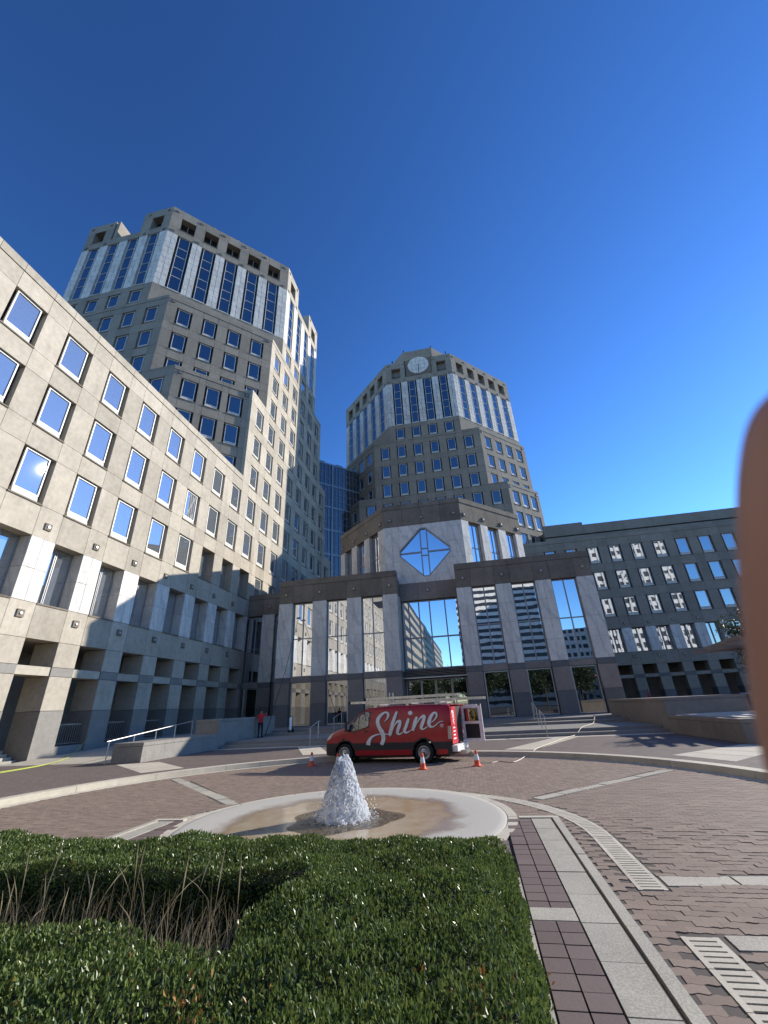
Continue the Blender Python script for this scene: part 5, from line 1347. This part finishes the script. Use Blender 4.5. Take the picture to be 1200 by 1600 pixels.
# ------------------------------------------------------------------ cones
flat('cone_orange', (.85, .10, .03), .5)
def cone(label, x, y):
    t_ = thing('traffic_cone', label, 'traffic cone', (x, y, 0.002), random.uniform(-.4, .4), 'cones round the van')
    sub('base', MB().box(-.14, -.14, 0, .14, .14, .025).mesh('base', 'cone_orange'), t_)
    sub('cone_body', MB().lathe([(.115, .025), (.10, .05), (.083, .18)], 20).mesh('cone_body', 'cone_orange', True), t_)
    sub('reflective_band', MB().lathe([(.0835, .18), (.056, .36)], 20).mesh('reflective_band', 'letter_white', True), t_)
    sub('cone_tip', MB().lathe([(.0555, .36), (.04, .45), (.032, .47), (.025, .465)], 20).mesh('cone_tip', 'cone_orange', True), t_)
cone('orange traffic cone standing in front of the van nose', -6.58, 17.99)
cone('orange traffic cone by the front wheel, half behind the water jet', -5.27, 17.2)
cone('orange traffic cone in front of the van rear wheel', -2.0, 16.23)
cone('orange traffic cone behind the van tail by the hose', -.2, 16.67)
def hose(name, label, pts, r, mat):
    P = smooth_pts([(p[0], p[1], p[2]) for p in pts], 8); o = add(name, MB().tube([tuple(p) for p in P], r, 6).mesh(name, mat, True)); return tag(o, label, 'hose')
flat('hose_cream', (.60, .53, .38), .6); flat('hose_lime', (.50, .58, .08), .5)
tailp = vorg + vd * 5.45 + vn * .1
hose('hose', 'cream hose running from the van tail over the kerb and up the steps', [(tailp.x, tailp.y, .62), (tailp.x + .5, tailp.y - .35, .2), (.2, 17.4, .02), (.6, 17.7, .02), (1.0, 17.3, .02), (1.3, 17.9, .02), (1.5, 18.6, .02), (1.9, 19.3, .04), (2.1, 19.6, .19), (3.2, 22.5, .18), (4.4, 25.2, .19), (4.9, 26.2, .2), (5.2, 26.6, .34), (5.6, 27.4, .5), (7, 31, .5), (7.6, 33, .68), (8, 34.2, .82), (8.3, 36, .82)], .016, 'hose_cream')
hose('hose', 'lime green hose stretched along the foot of the left wing', [(-22.0, 9.5, .18), (-20.6, 13, .17), (-20.5, 16, .17), (-20.9, 20, .20), (-22.6, 23, .32), (-23.9, 24.6, .5), (-24.0, 25.5, 1.2)], .013, 'hose_lime')
hose('hose', 'second lime hose lying beside the first on the left pavement', [(-21.2, 9.5, .18), (-19.9, 13, .17), (-20.1, 16.5, .17), (-20.6, 19.5, .2), (-21.8, 22, .3)], .013, 'hose_lime')
# ------------------------------------------------------------------ people
flat('skin', (.42, .22, .15), .5); flat('red_cloth', (.50, .02, .03), .8); flat('black_cloth', (.015, .015, .018), .85); flat('hair', (.02, .015, .012), .7)
def skin_mesh(name, verts, edges, radii, mat, sub_=2, root=0):
    me = bpy.data.meshes.new(name + '_cage'); me.from_pydata(verts, edges, []); o = bpy.data.objects.new(name + '_cage', me); COL.objects.link(o)
    sm = o.modifiers.new('skin', 'SKIN'); sm.use_smooth_shade = True
    layer = me.skin_vertices[0] if len(me.skin_vertices) else None
    if layer is None:
        bpy.context.view_layer.update(); layer = me.skin_vertices[0]
    for i, v in enumerate(layer.data): r_ = radii[i]; v.radius = r_ if isinstance(r_, tuple) else (r_, r_); v.use_root = (i == root)
    ss = o.modifiers.new('sub', 'SUBSURF'); ss.levels = sub_; ss.render_levels = sub_
    dg = bpy.context.evaluated_depsgraph_get(); out = bpy.data.meshes.new_from_object(o.evaluated_get(dg)); out.name = name
    bpy.data.objects.remove(o); out.materials.clear()
    for mm in (mat if isinstance(mat, (list, tuple)) else [mat]): out.materials.append(MATS[mm])
    return out
def person(label, loc, rotz, armr, arml, lean=0.0):
    t_ = thing('person', label, 'person', loc, rotz)
    # facing +y; arms given as elbow, wrist
    V = [(0, 0, .95), (0, -.01 + lean * .3, 1.15), (0, lean * .7, 1.38), (0, lean, 1.50), (0, lean + .01, 1.56),
         (-.10, 0, .90), (-.11, .02, .50), (-.11, -.02, .09), (-.11, .12, .04), (.10, 0, .90), (.12, .03, .50), (.12, .0, .09), (.12, .14, .04),
         (-.19, lean * .8, 1.40), armr[0], armr[1], (.19, lean * .8, 1.40), arml[0], arml[1]]
    E = [(0, 1), (1, 2), (2, 3), (3, 4), (0, 5), (5, 6), (6, 7), (7, 8), (0, 9), (9, 10), (10, 11), (11, 12), (2, 13), (13, 14), (14, 15), (2, 16), (16, 17), (17, 18)]
    rad = [(.16, .12), (.15, .11), (.17, .11), .07, .06, .10, .07, .05, .04, .10, .07, .05, .04, .07, .05, .035, .07, .05, .035]
    me = skin_mesh('body', V, E, rad, ['skin', 'red_cloth', 'black_cloth'])
    for p in me.polygons:
        c = p.center; p.material_index = 2 if c.z < .95 and abs(c.x) < .24 else (1 if c.z < 1.51 else 0)
    for p in me.polygons:
        if (Vector(p.center) - Vector(armr[1])).length < .09 or (Vector(p.center) - Vector(arml[1])).length < .09: p.material_index = 0
    sub('body', me, t_)
    hd_ = MB().lathe([(.02, -.125), (.06, -.115), (.078, -.06), (.085, 0), (.08, .06), (.055, .105), (.01, .122)], 16)
    h_ = sub('head', hd_.mesh('head', 'skin', True), t_); h_.location = (0, lean + .02, 1.66)
    sub('hair', MB().lathe([(.088, -.0), (.092, .04), (.075, .095), (.03, .125), (.004, .13)], 16, c=(0, -.015, 0)).mesh('hair', 'hair', True), h_)
    sub('nose', MB().box(-.012, .08, -.03, .012, .105, .01).mesh('nose', 'skin'), h_)
    for s in (-1, 1):
        w_ = Vector(armr[1] if s < 0 else arml[1]); e_ = Vector(armr[0] if s < 0 else arml[0]); d = (w_ - e_).normalized(); n_ = d.cross(Vector((1, 0, 0))).normalized(); s_ = d.cross(n_)
        HV = [tuple(w_), tuple(w_ + d * .05)]; HE = [(0, 1)]; HR = [.032, .036]
        for k in range(4):
            b_ = w_ + d * .09 + s_ * (.027 - .018 * k); i0 = len(HV); HV += [tuple(b_), tuple(b_ + d * .035 + n_ * .012), tuple(b_ + d * .05 + n_ * .035)]; HE += [(1, i0), (i0, i0 + 1), (i0 + 1, i0 + 2)]; HR += [.0095, .0085, .007]
        i0 = len(HV); HV += [tuple(w_ + d * .055 + s_ * .05), tuple(w_ + d * .085 + s_ * .06 + n_ * .02)]; HE += [(1, i0), (i0, i0 + 1)]; HR += [.010, .008]
        sub('hand', skin_mesh('hand', HV, HE, HR, 'skin', 1), t_)
    for s in (-.115, .12): sub('shoe', MB().box(s - .05, -.10, 0, s + .05, .19, .085).mesh('shoe', 'black_cloth'), t_)
    return t_
person('window cleaner in red top and black trousers working the long pole', (-15.15, 30.8, .472), R(10), ((-.30, .18, 1.22), (-.14, .42, 1.30)), ((.33, .22, 1.36), (.22, .46, 1.50)))
person('person in red top half hidden behind the right wall', (20.6, 60.0, .79), R(80), ((-.27, .05, 1.12), (-.22, .24, .98)), ((.27, .05, 1.12), (.22, .26, 1.0)))
pl0, pl1 = Vector((-14.98, 31.3, .55)), Vector((-16.3, 39.75, 10.5))
pole = thing('water_pole', 'long black water fed pole leaning from the cleaner up to the window', 'pole', pl0)
mid = pl0.lerp(pl1, .5) + Vector((.12, 0, -.12))
add('pole_tube', MB().tube([Vector((0, 0, 0)), pl0.lerp(pl1, .25) - pl0 + Vector((.08, 0, -.08)), mid - pl0, pl1 - pl0], [.028, .025, .022, .016], 8).mesh('pole_tube', 'black', True), pole, pole.location)
add('brush_head', MB().box(-.2, -.05, -.06, .2, .06, .06).mesh('brush_head', 'black'), pole, pl1)
# water cart beside the pier
ct = thing('water_cart', 'small dark trolley with white canister beside the left pier', 'trolley', (-13.9, 33.0, .63))
add('frame', MB().tube([(0, 0, .15), (0, 0, 1.15), (.25, 0, 1.15), (.25, 0, .15)], .02, 6).box(-.03, -.2, .1, .3, .02, .14).mesh('frame', 'dark_metal'), ct, ct.location)
add('canister', MB().lathe([(.02, .15), (.1, .16), (.1, .95), (.04, 1.02)], 14, c=(.12, -.1, 0)).mesh('canister', 'white_paint', True), ct, ct.location)
for s in (0, .27): add('wheel', MB().lathe([(.02, -.02), (.13, -.02), (.13, .02), (.02, .02)], 16, 'y', (s, 0, .13)).mesh('wheel', 'tyre'), ct, ct.location)

# ------------------------------------------------------------------ the photographer's hand beside the lens
mm, t, b = nmat('hand_skin'); nz = noise(t, 90, 4, .6)
t.links.new(mixc(t, nz, (.44, .22, .155), (.56, .30, .22)), b.inputs['Base Color']); b.inputs['Roughness'].default_value = .5; b.inputs['Subsurface Weight'].default_value = .15; b.inputs['Subsurface Radius'].default_value = (.012, .004, .002); b.inputs['Subsurface Scale'].default_value = .3
def camp(x, y, d): return CAMV + rgt * ((x - 600) / FPX * d) - upv * ((y - 800) / FPX * d) + fwd * d
# index finger: tip near the upper right, running down and back out of the frame
dep = .028
chain = [camp(1402, 550, dep), camp(1386, 700, dep), camp(1386, 860, dep), camp(1408, 1060, dep), camp(1462, 1300, dep - .001)]
HV = [tuple(p) for p in chain]; HE = [(i, i + 1) for i in range(4)]; HR = [.0072, .0084, .0084, .0086, .0092]
kn = chain[-1] + rgt * .008 - upv * .016 - fwd * .006; palm = kn + rgt * .014 - upv * .022 - fwd * .006; palm2 = palm + rgt * .014 - upv * .030 - fwd * .006; wrist = palm2 + rgt * .014 - upv * .055 - fwd * .012
i0 = len(HV); HV += [tuple(kn), tuple(palm), tuple(palm2), tuple(wrist), tuple(wrist + rgt * .04 - upv * .16 - fwd * .05)]; HE += [(4, i0), (i0, i0 + 1), (i0 + 1, i0 + 2), (i0 + 2, i0 + 3), (i0 + 3, i0 + 4)]; HR += [.0105, (.020, .014), (.034, .018), (.026, .02), (.036, .032)]
for k in range(3):
    q = kn + rgt * (.021 + .019 * k) - upv * (.004 + .006 * k); j = len(HV)
    HV += [tuple(q), tuple(q + upv * .026 + rgt * .002 + fwd * .004), tuple(q + upv * (.048 - .005 * k) + rgt * .003 + fwd * .004), tuple(q + upv * (.064 - .008 * k) + rgt * .003 - fwd * .002)]
    HE += [(i0 + 1, j), (j, j + 1), (j + 1, j + 2), (j + 2, j + 3)]; HR += [.0100, .0088, .0080, .0064]
j = len(HV); HV += [tuple(palm2 - fwd * .022 - rgt * .020), tuple(palm2 - fwd * .034 - rgt * .030 + upv * .022), tuple(palm2 - fwd * .034 - rgt * .034 + upv * .042)]; HE += [(i0 + 2, j), (j, j + 1), (j + 1, j + 2)]; HR += [.013, .0105, .0085]
hm = skin_mesh('hand', HV, HE, HR, 'hand_skin', 3, i0 + 2)
ho = thing('hand', "blurred fingertip of the photographer's hand intruding at the right edge", 'hand', tuple(wrist))
add('hand_skin', hm, ho, (0, 0, 0)).location = -Vector(ho.location)
